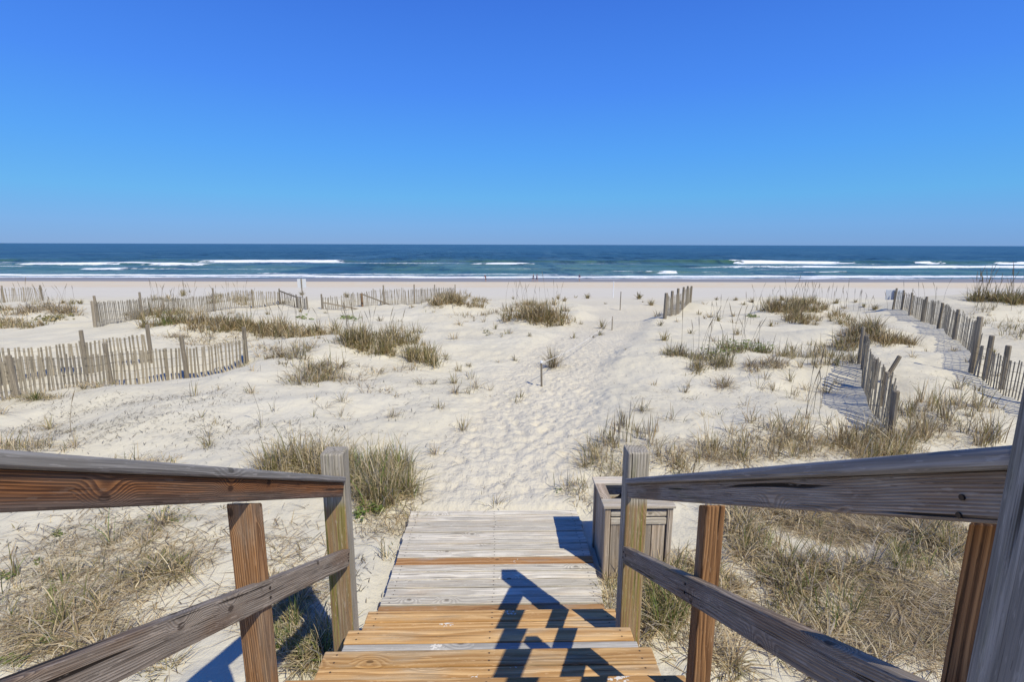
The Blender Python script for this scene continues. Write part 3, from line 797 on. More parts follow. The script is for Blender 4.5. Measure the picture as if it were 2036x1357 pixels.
fence('run of six thick dark posts with slats between them beside the sand path',
      [(1322, 641, 592), (1335, 630, 588), (1347, 622, 582), (1356, 617, 578), (1365, 612, 574), (1373, 608, 572)],
      [(1321, 641, 583, {'r': 1.5, 'tilt': .01}), (1334, 631, 579, {'r': 1.5, 'tilt': .01}), (1346, 623, 574, {'r': 1.5, 'tilt': .01}), (1356, 617, 571, {'r': 1.5, 'tilt': .01}), (1364, 612, 569, {'r': 1.4, 'tilt': .01}), (1372, 608, 569, {'r': 1.4, 'tilt': .01})], nw=2 + 1, lean=.02)
fence('long curving slat fence with round poles leading from the grey notice board',
      [(1776, 613, 580), (1795, 618, 583), (1812, 627, 588), (1838, 635, 594), (1868, 652, 606), (1897, 679, 622), (1932, 705, 640), (1932, 750, 685), (1957, 757, 692), (1990, 776, 705), (2030, 806, 722), (2110, 850, 745)],
      [(1775, 613, 573), (1792, 618, 577), (1808, 627, 582), (1833, 634, 596), (1837, 634, 590), (1865, 652, 602), (1896, 679, 615), (1931, 749, 629, {'r': 1.15}), (1957, 756, 667), (1991, 776, 687), (2040, 810, 712)], nw=4, rad=.05, pitch=.105, lean=.025)
fence('short crumpled slat fence leaning over its own striped shadow, one post tilted',
      [(1706, 736, 664), (1716, 770, 680), (1730, 790, 702), (1732, 820, 716), (1750, 852, 752), (1768, 876, 790)],
      [(1707, 735, 651), (1714, 748, 667), (1735, 778, 714), (1742, 772, 700, {'tilt': .42}), (1752, 812, 740), (1768, 876, 776, {'r': 1.15})], nw=4, rad=.04, lean=.04, pitch=.066)
def fallen_rail(parent, a, b):
    (x0, yb0, yt0), (x1, yb1, yt1) = a, b
    g0 = ground(x0, yb0)[0]; g1 = ground(x1, yb1)[0]
    p0 = Vector((g0[0] * .985, g0[1] * .985, top_z(g0, x0, yt0))); p1 = Vector((g1[0] * .985, g1[1] * .985, top_z(g1, x1, yt1)))
    d = p1 - p0
    M = Matrix.Translation((p0 + p1) / 2) @ d.to_track_quat('X', 'Z').to_matrix().to_4x4()
    board('rail', d.length, .035, .07, M_fpost, M, parent, .004)
fallen_rail(f5, (643, 617, 600), (716, 616, 614))
fallen_rail(f5, (722, 614, 584), (782, 610, 607))
fallen_rail(f4, (557, 606, 577), (592, 612, 590))

# ------------------------------------------------------------------ signs, stakes, ropes, shoreline lump
def sign(label, px, yb, y_top, bw_px, by0_, by1_, mat, pole=True):
    g = ground(px, yb)[0]
    dist = math.hypot(g[0], g[1])
    zt_, zb_ = top_z(g, px, by0_), top_z(g, px, by1_)
    wdt = bw_px * dist / 1030.0
    root = tag(empty('notice_board', (g[0], g[1], g[2])), label, 'sign')
    a = math.atan2(g[0], g[1]) * .3
    board('panel', wdt, .02, zt_ - zb_, mat, TR(g[0], g[1] + .10, (zt_ + zb_) / 2, 0, 0, -a), root, .004)
    if pole:
        board('post', top_z(g, px, y_top) - g[2] + .2, .07, .07, M_fpost, TR(g[0], g[1] + .048, (top_z(g, px, y_top) + g[2] - .2) / 2, 0, -math.pi / 2, 0), root, .004)
    else:
        for dz in (.12, -.12):
            board('bracket', .12, .03, .03, M_fpost, TR(g[0], g[1] + .06, (zt_ + zb_) / 2 + dz, 0, 0, math.pi / 2), root, .002)
    return root
sign('white notice board on a thin post behind the sagging fence end', 601, 592, 554, 15.5, 555, 573, flat('sign_paint', (.60, .61, .61), .6, var=.04))
sign('blank grey notice board fixed to the far end pole of the curving fence', 1777, 613, 573, 24, 577, 597, M_signback, pole=False)
def stake(label, px, yb, yt, r, mat, cap=None):
    g = ground(px, yb)[0]
    h = top_z(g, px, yt) - g[2]
    V, F = tube_verts([(0, 0, -.2), (0, 0, h * .5), (0, 0, h)], [r, r, r * .9], 8)
    name = 'stake' if mat != M_white else 'marker_pole'
    o = tag(link(bpy.data.objects.new(name, mesh_from('stake', V, F, mat)), Matrix.Translation(g) @ Matrix.Rotation(random.gauss(0, .02), 4, 'Y')), label, 'stake')
    if cap:
        V, F = tube_verts([(0, 0, h - .03), (0, 0, h + .012)], r * 1.25, 8)
        link(bpy.data.objects.new('cap', mesh_from('cap', V, F, M_white)), WM[o.name], o)
    return Vector((g[0], g[1], g[2] + h))
s1 = stake('thin grey stake with a white cap beside the round green tuft by the path', 1077, 760, 719, .018, M_fpost, True)
s2 = stake('short thin dark stake at the path where the rope ends', 1217, 651, 630, .020, M_fpost)
stake('thin tall grey stake at the far end of the path', 1233, 614, 580, .025, M_fpost)
stake('slender white pole standing where the dunes meet the beach', 1219, 592, 560, .035, M_white)
pts = []
for i in range(15):
    t = i / 14
    p = s1.lerp(s2, t); p.z -= .03 + .16 * 4 * t * (1 - t)
    p.z = max(p.z, gz(p.x, p.y) + .012)
    pts.append(p)
V, F = tube_verts(pts, .005, 5)
tag(link(bpy.data.objects.new('rope', mesh_from('rope', V, F, M_rope))), 'pale rope sagging between two stakes along the path', 'rope')
def driftwood(px, py, L, label, r=.10, mat=M_dark):
    g = ground(px, py)[0]
    g[2] = max(g[2], SEA)
    pth = [(-.5 * L, 0, r * .4), (-.2 * L, .05, r * .8), (.1 * L, -.04, r), (.4 * L, .03, r * .6), (.5 * L, .06, r * .4)]
    V, F = tube_verts(pth, [r * .4, r, r * 1.1, r * .7, r * .3], 7)
    tag(link(bpy.data.objects.new('driftwood', mesh_from('driftwood', V, F, mat, True)), Matrix.Translation(g) @ Matrix.Rotation(random.uniform(-.4, .4), 4, 'Z')), label, 'driftwood')
driftwood(1951, 559.5, .9, 'small dark lump of driftwood at the edge of the wet sand', .14)

# ------------------------------------------------------------------ people at the water's edge
def cloth(name, col): return flat(name, col, .85, .1, var=.08, scale=14)
M_skin = flat('skin', (.48, .29, .20), .6, .3, var=.05)
def skinned(name, verts, edges, radii, mat, M, parent=None, sub=1):
    me = bpy.data.meshes.new(name)
    me.from_pydata(verts, edges, [])
    me.materials.append(mat)
    o = link(bpy.data.objects.new(name, me), M, parent)
    md = o.modifiers.new('skin', 'SKIN'); md.use_smooth_shade = True
    sv = me.skin_vertices[0].data if me.skin_vertices else None
    if sv is None:
        bm = bmesh.new(); bm.from_mesh(me); bm.verts.layers.skin.verify(); bm.to_mesh(me); bm.free()
        sv = me.skin_vertices[0].data
    for i, r in enumerate(radii):
        sv[i].radius = (r, r) if not hasattr(r, '__len__') else r
    sv[0].use_root = True
    ms = o.modifiers.new('sub', 'SUBSURF'); ms.levels = sub; ms.render_levels = sub
    return o
def person(px, py, height, rz, label, shirt, shorts, hair, stride=.12, arm=.1, bend=0.0):
    g = ground(px, py)[0]; g[2] = max(g[2], SEA + .02)
    k = height / 1.70
    V, E, Rr = [], [], []
    def add(p, r, par=None):
        V.append((p[0] * k, p[1] * k, p[2] * k)); Rr.append((r[0] * k, r[1] * k) if hasattr(r, '__len__') else r * k)
        if par is not None: E.append((par, len(V) - 1))
        return len(V) - 1
    b = bend
    pel = add((0, 0, .92), (.135, .095))
    wai = add((0, .10 * b, 1.08), (.120, .085), pel)
    che = add((0, .30 * b, 1.28), (.145, .100), wai)
    nk0 = add((0, .42 * b, 1.43), (.075, .065), che)
    nk = add((0, .46 * b + .01, 1.48), .050, nk0)
    h0 = add((0, .50 * b + .02, 1.54), (.062, .070), nk)
    h1 = add((0, .54 * b + .02, 1.62), (.075, .092), h0)
    add((0, .54 * b + .01, 1.70), (.045, .055), h1)
    add((0, .54 * b + .115, 1.595), .014, h1)
    for s in (-1, 1):
        sh = add((s * .165, .36 * b, 1.385), .055, che)
        el = add((s * (.20 + arm), .40 * b + .02, 1.12), .040, sh)
        wr = add((s * (.19 + arm * .9), .48 * b + .12, .90), .028, el)
        pa = add((s * (.19 + arm * .9), .50 * b + .145, .83), (.022, .036), wr)
        for f in range(4):
            f1 = add((s * (.18 + arm * .9), .50 * b + .115 + .02 * f, .775 - .008 * (f in (1, 2))), .0095, pa)
            add((s * (.165 + arm * .9), .50 * b + .120 + .02 * f, .735 - .008 * (f in (1, 2))), .008, f1)
        add((s * (.165 + arm * .9), .50 * b + .185, .80), .010, pa)
        hp = add((s * .085, 0, .86), .088, pel)
        kn = add((s * .095, s * stride * .6 + .02, .48), .056, hp)
        an = add((s * .10, s * stride, .085), .040, kn)
        add((s * .105, s * stride + .15, .03), (.036, .026), an)
    base = Matrix.Translation(g) @ Matrix.Rotation(rz, 4, 'Z')
    body = tag(skinned('person', V, E, Rr, M_skin, base), label, 'person', None)
    def garment(nm, idx, pts, ed, rad, mat):
        skinned(nm, [(p[0] * k, p[1] * k, p[2] * k) for p in pts], ed, [(a * k, c * k) for a, c in rad], mat, base, body)
    if shirt:
        garment('shirt', 0, [(0, .02 * b, .95), (0, .10 * b, 1.08), (0, .30 * b, 1.28), (0, .41 * b, 1.42), (-.165, .36 * b, 1.385), (.165, .36 * b, 1.385), (-.19 - arm * .5, .385 * b + .01, 1.24), (.19 + arm * .5, .385 * b + .01, 1.24)],
                [(0, 1), (1, 2), (2, 3), (2, 4), (2, 5), (4, 6), (5, 7)], [(.152, .112), (.145, .108), (.168, .122), (.085, .08), (.072, .072), (.072, .072), (.065, .065), (.065, .065)], shirt)
    if shorts:
        garment('shorts', 0, [(0, 0, 1.00), (0, 0, .90), (-.09, -stride * .1, .80), (.09, stride * .1, .80), (-.093, -stride * .35, .60), (.093, stride * .35, .60)],
                [(0, 1), (1, 2), (1, 3), (2, 4), (3, 5)], [(.14, .10), (.150, .112), (.105, .105), (.105, .105), (.085, .085), (.085, .085)], shorts)
    garment('hair', 0, [(0, .54 * b, 1.60), (0, .54 * b - .01, 1.66), (0, .54 * b, 1.715)], [(0, 1), (1, 2)], [(.082, .085), (.086, .098), (.05, .06)], hair)
C_navy, C_red, C_grey, C_dk = cloth('navy_cloth', (.03, .035, .12)), cloth('maroon_cloth', (.16, .05, .05)), cloth('grey_cloth', (.12, .12, .16)), cloth('dark_cloth', (.03, .03, .035))
C_viol = cloth('violet_cloth', (.10, .08, .24)); M_hair = flat('dark_hair', (.03, .02, .015), .6); M_hair2 = flat('fair_hair', (.22, .15, .08), .6)
person(966, 560.5, 1.42, .6, 'person in dark maroon top bending forward alone on the wet sand', C_red, C_dk, M_hair2, .10, .12, .9)
person(1060, 560.5, 1.60, -1.2, 'person in grey clothes walking beside the one in violet at the water edge', C_grey, C_grey, M_hair2, .22, .08, .1)
person(1067, 561, 1.68, -1.4, 'person in violet top in the pair at the water edge', C_viol, C_navy, M_hair, .20, .14, .1)
person(1152, 560, 1.55, .2, 'person in navy top and pale shorts standing alone at the water edge', C_navy, cloth('pale_cloth', (.55, .55, .65)), M_hair, .10, .08, 0.0)

# ------------------------------------------------------------------ vegetation
PAL = {
    'dry': [(.74, .61, .38), (.66, .53, .31), (.54, .42, .24), (.78, .67, .45), (.40, .30, .17)],
    'olive': [(.25, .23, .075), (.32, .275, .10), (.17, .165, .055), (.48, .39, .20), (.36, .30, .13)],
    'brown': [(.42, .30, .145), (.29, .20, .10), (.54, .41, .225), (.18, .135, .06), (.36, .275, .13)],
    'green': [(.16, .24, .045), (.20, .27, .06), (.29, .31, .095), (.14, .19, .045)],
    'grey': [(.50, .43, .33), (.38, .325, .25), (.60, .53, .42), (.29, .25, .185), (.31, .285, .15)],
}
class Blades:
    def __init__(s): s.v = []; s.c = []; s.f3 = []; s.n = 0
    def add(s, base, L, ang, lean, w, col, droop=.35):
        """arrays: base (N,3), length, heading of the lean, lean 0..1, width, colour (N,3)"""
        N = len(base)
        T = np.array([0, .38, .74, 1.0])
        dirx, diry = np.cos(ang), np.sin(ang)
        tw = ang + np.pi / 2 + RNG.normal(0, .5, N)
        wx, wy = np.cos(tw), np.sin(tw)
        out = np.zeros((N, 7, 3))
        q = 0
        for j, t in enumerate(T):
            hor = L * lean * (t ** 1.6)
            ver = L * (t * np.sqrt(np.clip(1 - (lean * .75) ** 2, .03, 1)) - droop * lean * t ** 3)
            cx = base[:, 0] + dirx * hor; cy = base[:, 1] + diry * hor; cz = base[:, 2] + np.maximum(ver, .004 + .02 * t)
            if j < 3:
                ww = w * [.5, .5, .33][j]
                out[:, q] = np.stack([cx - wx * ww, cy - wy * ww, cz], -1); out[:, q + 1] = np.stack([cx + wx * ww, cy + wy * ww, cz], -1); q += 2
            else: out[:, q] = np.stack([cx, cy, cz], -1)
        i0 = s.n + np.arange(N) * 7
        for tri in ((0, 1, 3), (0, 3, 2), (2, 3, 5), (2, 5, 4), (4, 5, 6)):
            s.f3.append(np.stack([i0 + k for k in tri], -1))
        s.v.append(out.reshape(-1, 3)); s.c.append(np.repeat(col, 7, 0)); s.n += 7 * N
    def build(s, name, origin=(0, 0, 0), mat=None):
        v = np.concatenate(s.v) - np.array(origin); f = np.concatenate(s.f3); c = np.concatenate(s.c)
        me = bpy.data.meshes.new(name)
        me.vertices.add(len(v)); me.vertices.foreach_set('co', v.ravel())
        me.loops.add(f.size); me.loops.foreach_set('vertex_index', f.ravel().astype(np.int32))
        me.polygons.add(len(f)); me.polygons.foreach_set('loop_start', np.arange(len(f)) * 3)
        me.update(calc_edges=True)
        me.attributes.new('Col', 'FLOAT_COLOR', 'POINT').data.foreach_set('color', np.concatenate([c, np.ones((len(c), 1))], 1).ravel())
        me.materials.append(mat or M_veg)
        return me
def colours(N, mix):
    names = list(mix); p = np.array([mix[k] for k in names]); p = p / p.sum()
    ch = RNG.choice(len(names), N, p=p)
    out = np.zeros((N, 3))
    for i, nme in enumerate(names):
        m = ch == i
        pal = np.array(PAL[nme]); out[m] = pal[RNG.integers(0, len(pal), m.sum())]
    return np.clip(out * RNG.uniform(.75, 1.2, (N, 1)), 0, 1)
def tuft(B, P, nb, rad, H, mix, lean=(.1, .8), w=.005, flatn=0.0, droop=.35):
    """blades of one tuft fanning out from ground point P"""
    N = int(nb)
    a = RNG.uniform(0, 2 * np.pi, N); r = rad * np.abs(RNG.normal(0, .55, N))
    b = np.stack([P[0] + np.cos(a) * r, P[1] + np.sin(a) * r, np.zeros(N)], -1)
    b[:, 2] = P[2] - .01
    L = H * RNG.uniform(.45, 1.1, N)
    ln = RNG.uniform(lean[0], lean[1], N)
    if flatn > 0:
        fl = RNG.random(N) < flatn
        ln[fl] = RNG.uniform(.9, 1.25, fl.sum())
    B.add(b, L, a + RNG.normal(0, .7, N), ln, w * RNG.uniform(.6, 1.3, N), colours(N, mix), droop)
def ell(cx, cy, rx, ry, n):
    a = RNG.uniform(0, 2 * np.pi, n); r = np.sqrt(RNG.random(n)) * RNG.uniform(.55, 1.25, n)
    return ground(cx + rx * r * np.cos(a), cy + ry * r * np.sin(a))
def clump(p, sc, thr, seed):
    return p[vnoise(p[:, 0] / sc, p[:, 1] / sc, seed) + .35 * vnoise(p[:, 0] / sc * 3, p[:, 1] / sc * 3, seed + 1) + RNG.normal(0, .08, len(p)) > thr]
def patch(name, label, cat, ells, nb, rad, H, mix, lean=(.1, .8), w=.005, flatn=.1, kind=None, group=None, droop=.35):
    """one stand of grass: every ellipse is (pixel cx, cy, rx, ry, number of tufts)"""
    B = Blades(); pts = []
    for (cx, cy, rx, ry, n) in ells:
        if kind != 'stuff' and n > 20: n = int(n * .8)
        pp = ell(cx, cy, rx, ry, n)
        if kind == 'stuff': pp = clump(np.concatenate([pp, ell(cx, cy, rx, ry, n // 3)]), .42, .055, 300)
        for p in pp:
            tuft(B, p, .62 * nb * RNG.uniform(.35, 1.5), rad * RNG.uniform(.7, 1.7), H * RNG.choice([.45, .7, .95, 1.2, 1.5]) * RNG.uniform(.85, 1.15), mix, lean, w * 1.55, flatn, droop); pts.append(p)
    o0 = np.mean(pts, 0); o0[2] = gz(o0[0], o0[1])
    return tag(link(bpy.data.objects.new(name, B.build(name, o0)), Matrix.Translation(o0)), label, cat, group, kind)

GRP = 'stands of dune grass'
patch('dune_grass', 'long olive-brown grass ridge behind the two nearest slat fences', 'grass', [(330, 634, 75, 14, 90), (450, 648, 100, 16, 120), (590, 664, 85, 14, 90), (285, 640, 30, 10, 25), (520, 650, 60, 12, 40)], 34, .17, .42, {'brown': 3, 'olive': 2, 'dry': 1.5}, (.1, .9), .011, .2)
patch('dune_grass', 'thin grey thatch on the slope between the ridge of grass and the nearest fence', 'grass', [(420, 680, 90, 16, 60), (560, 695, 70, 18, 60), (350, 672, 40, 8, 20)], 20, .16, .26, {'grey': 3, 'dry': 2, 'brown': 1}, (.4, 1.1), .008, .6)
patch('dune_grass', 'dense olive grass mound in the middle of the sand left of the path', 'grass', [(760, 690, 85, 20, 95), (835, 714, 32, 16, 35), (700, 688, 35, 14, 30)], 42, .16, .36, {'olive': 3, 'brown': 2, 'dry': 1.3}, (.1, .85), .008, .12)
patch('dune_grass', 'ragged grey-brown grass on the slope at the end of the nearest slat fence', 'grass', [(570, 716, 60, 12, 36), (610, 755, 55, 28, 52), (650, 740, 40, 16, 30)], 30, .15, .30, {'grey': 2.4, 'brown': 2, 'olive': 1.6}, (.2, 1.0), .007, .35)
patch('dune_grass', 'brown grass topping the mound at the end of the sagging fence', 'grass', [(895, 594, 55, 10, 80), (950, 602, 30, 7, 30), (880, 606, 40, 6, 25)], 34, .22, .52, {'brown': 3, 'dry': 2, 'olive': 1.2}, (.1, .9), .016, .15)
patch('dune_grass', 'thick brown grass hummock standing alone beside the far path', 'grass', [(1070, 622, 55, 16, 95), (1095, 638, 45, 9, 45), (1045, 612, 25, 8, 22), (1020, 634, 30, 6, 16)], 40, .20, .48, {'brown': 3.4, 'olive': 1.4, 'dry': 1.4}, (.1, .95), .013, .2)
patch('dune_grass', 'sparse low grass between the two brown hummocks', 'grass', [(980, 625, 40, 5, 24), (930, 632, 30, 8, 14), (870, 622, 30, 12, 10)], 18, .14, .28, {'dry': 2, 'grey': 2, 'olive': 1}, (.2, .9), .010, .2)
patch('dune_grass', 'bushy brown sea oats with tall seed stalks on the mound', 'grass', [(1592, 604, 28, 10, 55), (1570, 616, 45, 8, 40), (1620, 614, 30, 8, 30), (1530, 618, 30, 5, 14)], 36, .20, .48, {'brown': 3, 'olive': 2, 'dry': 1.2}, (.1, .85), .014, .12)
patch('dune_grass', 'dark spiky grass tuft below the sea oats mound', 'grass', [(1586, 640, 24, 7, 34)], 44, .18, .52, {'brown': 3, 'olive': 1.5}, (.1, .95), .012, .2)
patch('dune_grass', 'low brown grass right of the sea oats mound', 'grass', [(1665, 628, 22, 7, 18), (1640, 636, 40, 5, 14), (1685, 648, 22, 8, 12)], 26, .16, .36, {'brown': 2, 'olive': 2, 'dry': 1}, (.2, .9), .011, .2)
patch('dune_grass', 'dark brown grass mound behind the short crumpled fence', 'grass', [(1722, 660, 32, 12, 55), (1685, 684, 34, 9, 30), (1700, 672, 30, 9, 24)], 34, .17, .40, {'brown': 3, 'olive': 1.6, 'grey': 1}, (.15, 1.0), .010, .3)
patch('dune_grass', 'feathery brown grass strip between the crumpled fence and the curving fence', 'grass', [(1775, 682, 46, 8, 60), (1740, 672, 20, 8, 16)], 30, .14, .34, {'brown': 2.4, 'dry': 2, 'olive': 1}, (.1, .8), .009, .1)
patch('dune_grass', 'olive sea oats on top of the dune behind the curving fence', 'grass', [(1955, 602, 30, 5, 30), (2025, 606, 40, 6, 44), (1985, 604, 20, 4, 12)], 34, .22, .50, {'olive': 3, 'brown': 2, 'dry': 1}, (.1, .8), .014, .1)
patch('dune_grass', 'scattered wisps on the sand slope behind the curving fence', 'grass', [(1985, 640, 60, 18, 34), (2020, 670, 25, 14, 14), (1955, 626, 30, 8, 12)], 15, .12, .34, {'olive': 2, 'dry': 2, 'grey': 1}, (.2, .95), .009, .2)
patch('dune_grass', 'grey-brown grass mound in front of the short far fence', 'grass', [(80, 612, 42, 10, 60), (120, 622, 40, 7, 34), (45, 624, 40, 8, 30), (140, 630, 30, 5, 14)], 30, .20, .36, {'grey': 2, 'brown': 2.4, 'dry': 1.4}, (.2, 1.0), .013, .35)
patch('dune_grass', 'tan-green grass at the foot of the mound in front of the short far fence', 'grass', [(15, 645, 40, 12, 44), (60, 655, 40, 5, 18), (5, 615, 25, 7, 14)], 28, .18, .34, {'dry': 2, 'brown': 2, 'olive': 1.6}, (.2, 1.0), .012, .3)
patch('dune_grass', 'grass growing through the long pale slat fence', 'grass', [(437, 598, 26, 9, 30), (482, 598, 20, 10, 30), (368, 585, 12, 6, 10), (330, 598, 30, 6, 10)], 32, .20, .48, {'brown': 1.5, 'olive': 2, 'dry': 1.6}, (.1, .8), .014, .1)
patch('dune_grass', 'dark green clump at the crest of the ridge behind the slat fences', 'grass', [(335, 640, 26, 8, 22)], 26, .16, .30, {'green': 2, 'olive': 2}, (.2, .9), .011, .2)
patch('dune_grass', 'green and straw grass bank beside the grey end post and landing', 'grass', [(752, 950, 62, 32, 54), (775, 990, 48, 28, 32), (735, 995, 28, 32, 20), (700, 935, 24, 18, 10)], 52, .10, .34, {'olive': 2.6, 'dry': 2.6, 'green': .7, 'grey': 1}, (.1, .85), .0042, .15)
patch('dune_grass', 'straw and olive grass behind the red-brown handrail, by its grey end post', 'grass', [(600, 922, 65, 14, 46), (545, 940, 30, 10, 16), (640, 945, 30, 14, 20)], 46, .11, .32, {'olive': 2, 'dry': 2.4, 'grey': 1}, (.1, .9), .0045, .2)
patch('dune_grass', 'low straw along the sand above the red-brown handrail', 'grass', [(50, 895, 90, 8, 34), (300, 922, 80, 6, 26), (-60, 905, 60, 14, 14)], 34, .12, .20, {'dry': 3, 'grey': 2, 'olive': 1}, (.2, 1.1), .0045, .4)
patch('dune_grass', 'dry grass drift along the foot of the nearest slat fence', 'grass', [(60, 806, 70, 5, 30), (-60, 840, 70, 8, 20), (180, 782, 60, 4, 12)], 26, .12, .20, {'dry': 2.5, 'grey': 2, 'olive': .8}, (.3, 1.1), .006, .5)
patch('dune_grass', 'bright straw and olive grass at the foot of the crumpled fence', 'grass', [(1740, 885, 66, 22, 32), (1690, 880, 46, 18, 16), (1800, 890, 50, 18, 14), (1760, 906, 70, 12, 20)], 36, .11, .30, {'dry': 3, 'olive': 1.8, 'brown': .8}, (.1, .9), .005, .15)
patch('dune_grass', 'straggling straw grass right of the path above the dark handrail', 'grass', [(1500, 885, 100, 28, 42), (1430, 905, 80, 18, 24), (1600, 890, 70, 24, 24), (1340, 920, 60, 20, 14), (1560, 855, 90, 20, 20)], 30, .11, .27, {'dry': 3, 'brown': 1.4, 'olive': 1.1, 'grey': 1}, (.1, .95), .0048, .25)
patch('dune_grass', 'sparse reedy grass between the crumpled fence and the tall corner post', 'grass', [(1830, 830, 60, 16, 20), (1930, 820, 50, 12, 24), (1860, 868, 50, 14, 22), (1960, 880, 40, 16, 16), (1900, 850, 50, 10, 10)], 20, .09, .34, {'dry': 1.6, 'grey': 1.6, 'brown': 1.4, 'olive': 1}, (.05, .7), .0055, .1)
patch('dune_grass', 'wispy grass on the sand edge beside the path and the bin', 'grass', [(1185, 925, 46, 30, 20), (1150, 985, 26, 22, 12), (1200, 895, 46, 14, 10), (1230, 930, 34, 24, 14)], 24, .09, .24, {'dry': 2.2, 'grey': 1.6, 'olive': 1.6}, (.1, 1.0), .0042, .3)
patch('dune_grass', 'dark upright reedy grass right of the path', 'grass', [(1240, 850, 40, 14, 12), (1278, 860, 28, 16, 9), (1220, 885, 36, 14, 8)], 12, .06, .34, {'grey': 2, 'brown': 2, 'olive': 1}, (.02, .35), .006, .05)
patch('dune_grass', 'dark mixed scrub with green leaves on the low mound right of the path', 'grass', [(1340, 712, 26, 8, 20), (1395, 716, 40, 9, 30), (1470, 704, 60, 8, 44), (1390, 740, 20, 10, 22), (1440, 728, 30, 8, 20)], 28, .13, .28, {'olive': 3, 'grey': 2, 'brown': 1.4}, (.1, .95), .007, .25)
patch('dune_grass', 'brown fallen grass heap below the low scrubby mound', 'grass', [(1535, 742, 28, 6, 22), (1500, 740, 24, 8, 14), (1440, 768, 20, 6, 10)], 28, .14, .26, {'brown': 2.4, 'grey': 2, 'dry': 1}, (.3, 1.1), .006, .45)
patch('dune_grass', 'pale green spiky grass row behind the crumpled fence shadow', 'grass', [(1565, 720, 22, 8, 16), (1620, 722, 40, 7, 22), (1690, 728, 24, 7, 14), (1650, 740, 50, 5, 12)], 24, .11, .36, {'olive': 2, 'dry': 2, 'grey': 1}, (.1, .8), .0065, .1)
patch('dune_grass', 'thin straw wisps on the open sand left of the path', 'grass', [(700, 765, 40, 18, 18), (760, 790, 40, 14, 8), (820, 740, 30, 16, 10), (740, 740, 40, 10, 12)], 18, .12, .20, {'grey': 3, 'dry': 2, 'brown': 1}, (.3, 1.1), .006, .45)

# individual tufts on open sand: pixel x, y, height m, blades, palette
TU = [(1100, 722, .52, 230, 'g'), (1270, 595, .62, 90, 'o'), (1294, 605, .50, 80, 'o'), (1168, 594, .55, 90, 'o'), (1110, 597, .5, 50, 'o'), (1122, 602, .4, 50, 'b'), (1320, 680, .36, 60, 'o'), (1276, 818, .26, 70, 'g'),
      (872, 820, .20, 50, 'g'), (782, 838, .18, 60, 'd'), (920, 852, .26, 50, 'o'), (1025, 786, .22, 30, 'b'), (1198, 648, .40, 60, 'o'), (1194, 662, .30, 40, 'g'), (1140, 668, .25, 30, 'g'), (838, 664, .30, 40, 'o'), (797, 662, .3, 30, 'd'),
      (902, 676, .30, 40, 'd'), (905, 785, .22, 60, 'g'), (945, 768, .26, 50, 'd'), (903, 758, .28, 60, 'o'), (836, 768, .2, 40, 'g'), (885, 714, .24, 40, 'g'), (755, 640, .34, 40, 'g'), (990, 715, .16, 20, 'd'), (1012, 669, .22, 30, 'g'), (1053, 677, .2, 26, 'g'),
      (985, 656, .3, 30, 'g'), (1370, 604, .4, 50, 'o'), (1352, 590 + 18, .3, 40, 'o'), (1425, 600, .3, 40, 'o'), (1462, 598, .3, 40, 'b'), (1478, 607, .3, 40, 'b'), (1495, 602, .35, 40, 'b'), (1535, 610, .35, 40, 'b'), (1663, 600, .42, 70, 'o'), (1555, 596, .45, 70, 'b'),
      (1412, 632, .40, 46, 'o'), (1425, 644, .38, 46, 'o'), (1390, 622, .28, 24, 'd'), (1373, 664, .28, 30, 'g'), (1467, 670, .30, 46, 'o'), (1419, 680, .24, 30, 'g'), (1533, 648, .30, 44, 'b'), (1313, 650, .3, 40, 'g'), (1307, 632, .4, 50, 'g'),
      (1347, 645, .2, 20, 'd'), (1440, 770, .26, 50, 'g'), (1362, 778, .18, 26, 'g'), (1300, 760, .14, 24, 'd'), (1700, 600, .3, 30, 'b'), (1740, 612, .4, 56, 'o'), (1718, 607, .28, 30, 'o'), (1620, 650, .3, 40, 'b'),
      (865, 905, .22, 50, 'd'), (985, 1010, .18, 26, 'o'), (690, 845, .18, 16, 'd'), (620, 845, .16, 16, 'g'), (100, 850, .22, 60, 'd'), (480, 735, .22, 30, 'g'), (505, 760, .18, 20, 'd'), (430, 855, .14, 16, 'd'),
      (160, 605, .45, 60, 'o'), (143, 608, .4, 50, 'o'), (188, 606, .45, 60, 'o'), (125, 604, .35, 40, 'b'), (365, 588, .5, 60, 'o'), (600, 588, .5, 70, 'o'), (690, 592, .6, 80, 'o'), (563, 605, .35, 40, 'b'), (75, 810, .24, 70, 'n'),
      (1590, 745, .3, 30, 'd'), (1520, 760, .2, 30, 'g'), (1645, 775, .32, 60, 'd'), (1660, 765, .2, 30, 'd'), (1180, 668, .2, 20, 'g'), (1155, 640, .2, 20, 'b'), (960, 640, .26, 24, 'd'), (1245, 700, .12, 12, 'd')]
_r = np.random.default_rng(5)
for (x0_, x1_, y0_, y1_, n_, kinds_) in ((1385, 1700, 602, 700, 24, 'ogdb'), (820, 1050, 640, 790, 14, 'gdo'), (1800, 2000, 690, 865, 18, 'dgo'), (380, 720, 790, 900, 14, 'dg'), (1000, 1300, 588, 606, 8, 'ob'), (1320, 1640, 760, 840, 14, 'dg'), (500, 900, 600, 640, 8, 'od'), (1240, 1330, 880, 960, 6, 'd')):
    for _q in range(n_):
        TU.append((int(_r.uniform(x0_, x1_)), int(_r.uniform(y0_, y1_)), float(_r.uniform(.12, .30)), int(_r.integers(14, 44)), kinds_[_q % len(kinds_)]))
MIX = {'o': {'olive': 3, 'brown': 1.6, 'dry': .8}, 'g': {'grey': 2, 'brown': 1.4, 'olive': 1}, 'd': {'dry': 3, 'grey': 1.4, 'olive': .8}, 'b': {'brown': 3, 'olive': 1.4}, 'n': {'green': 2, 'olive': 2, 'dry': 1}}
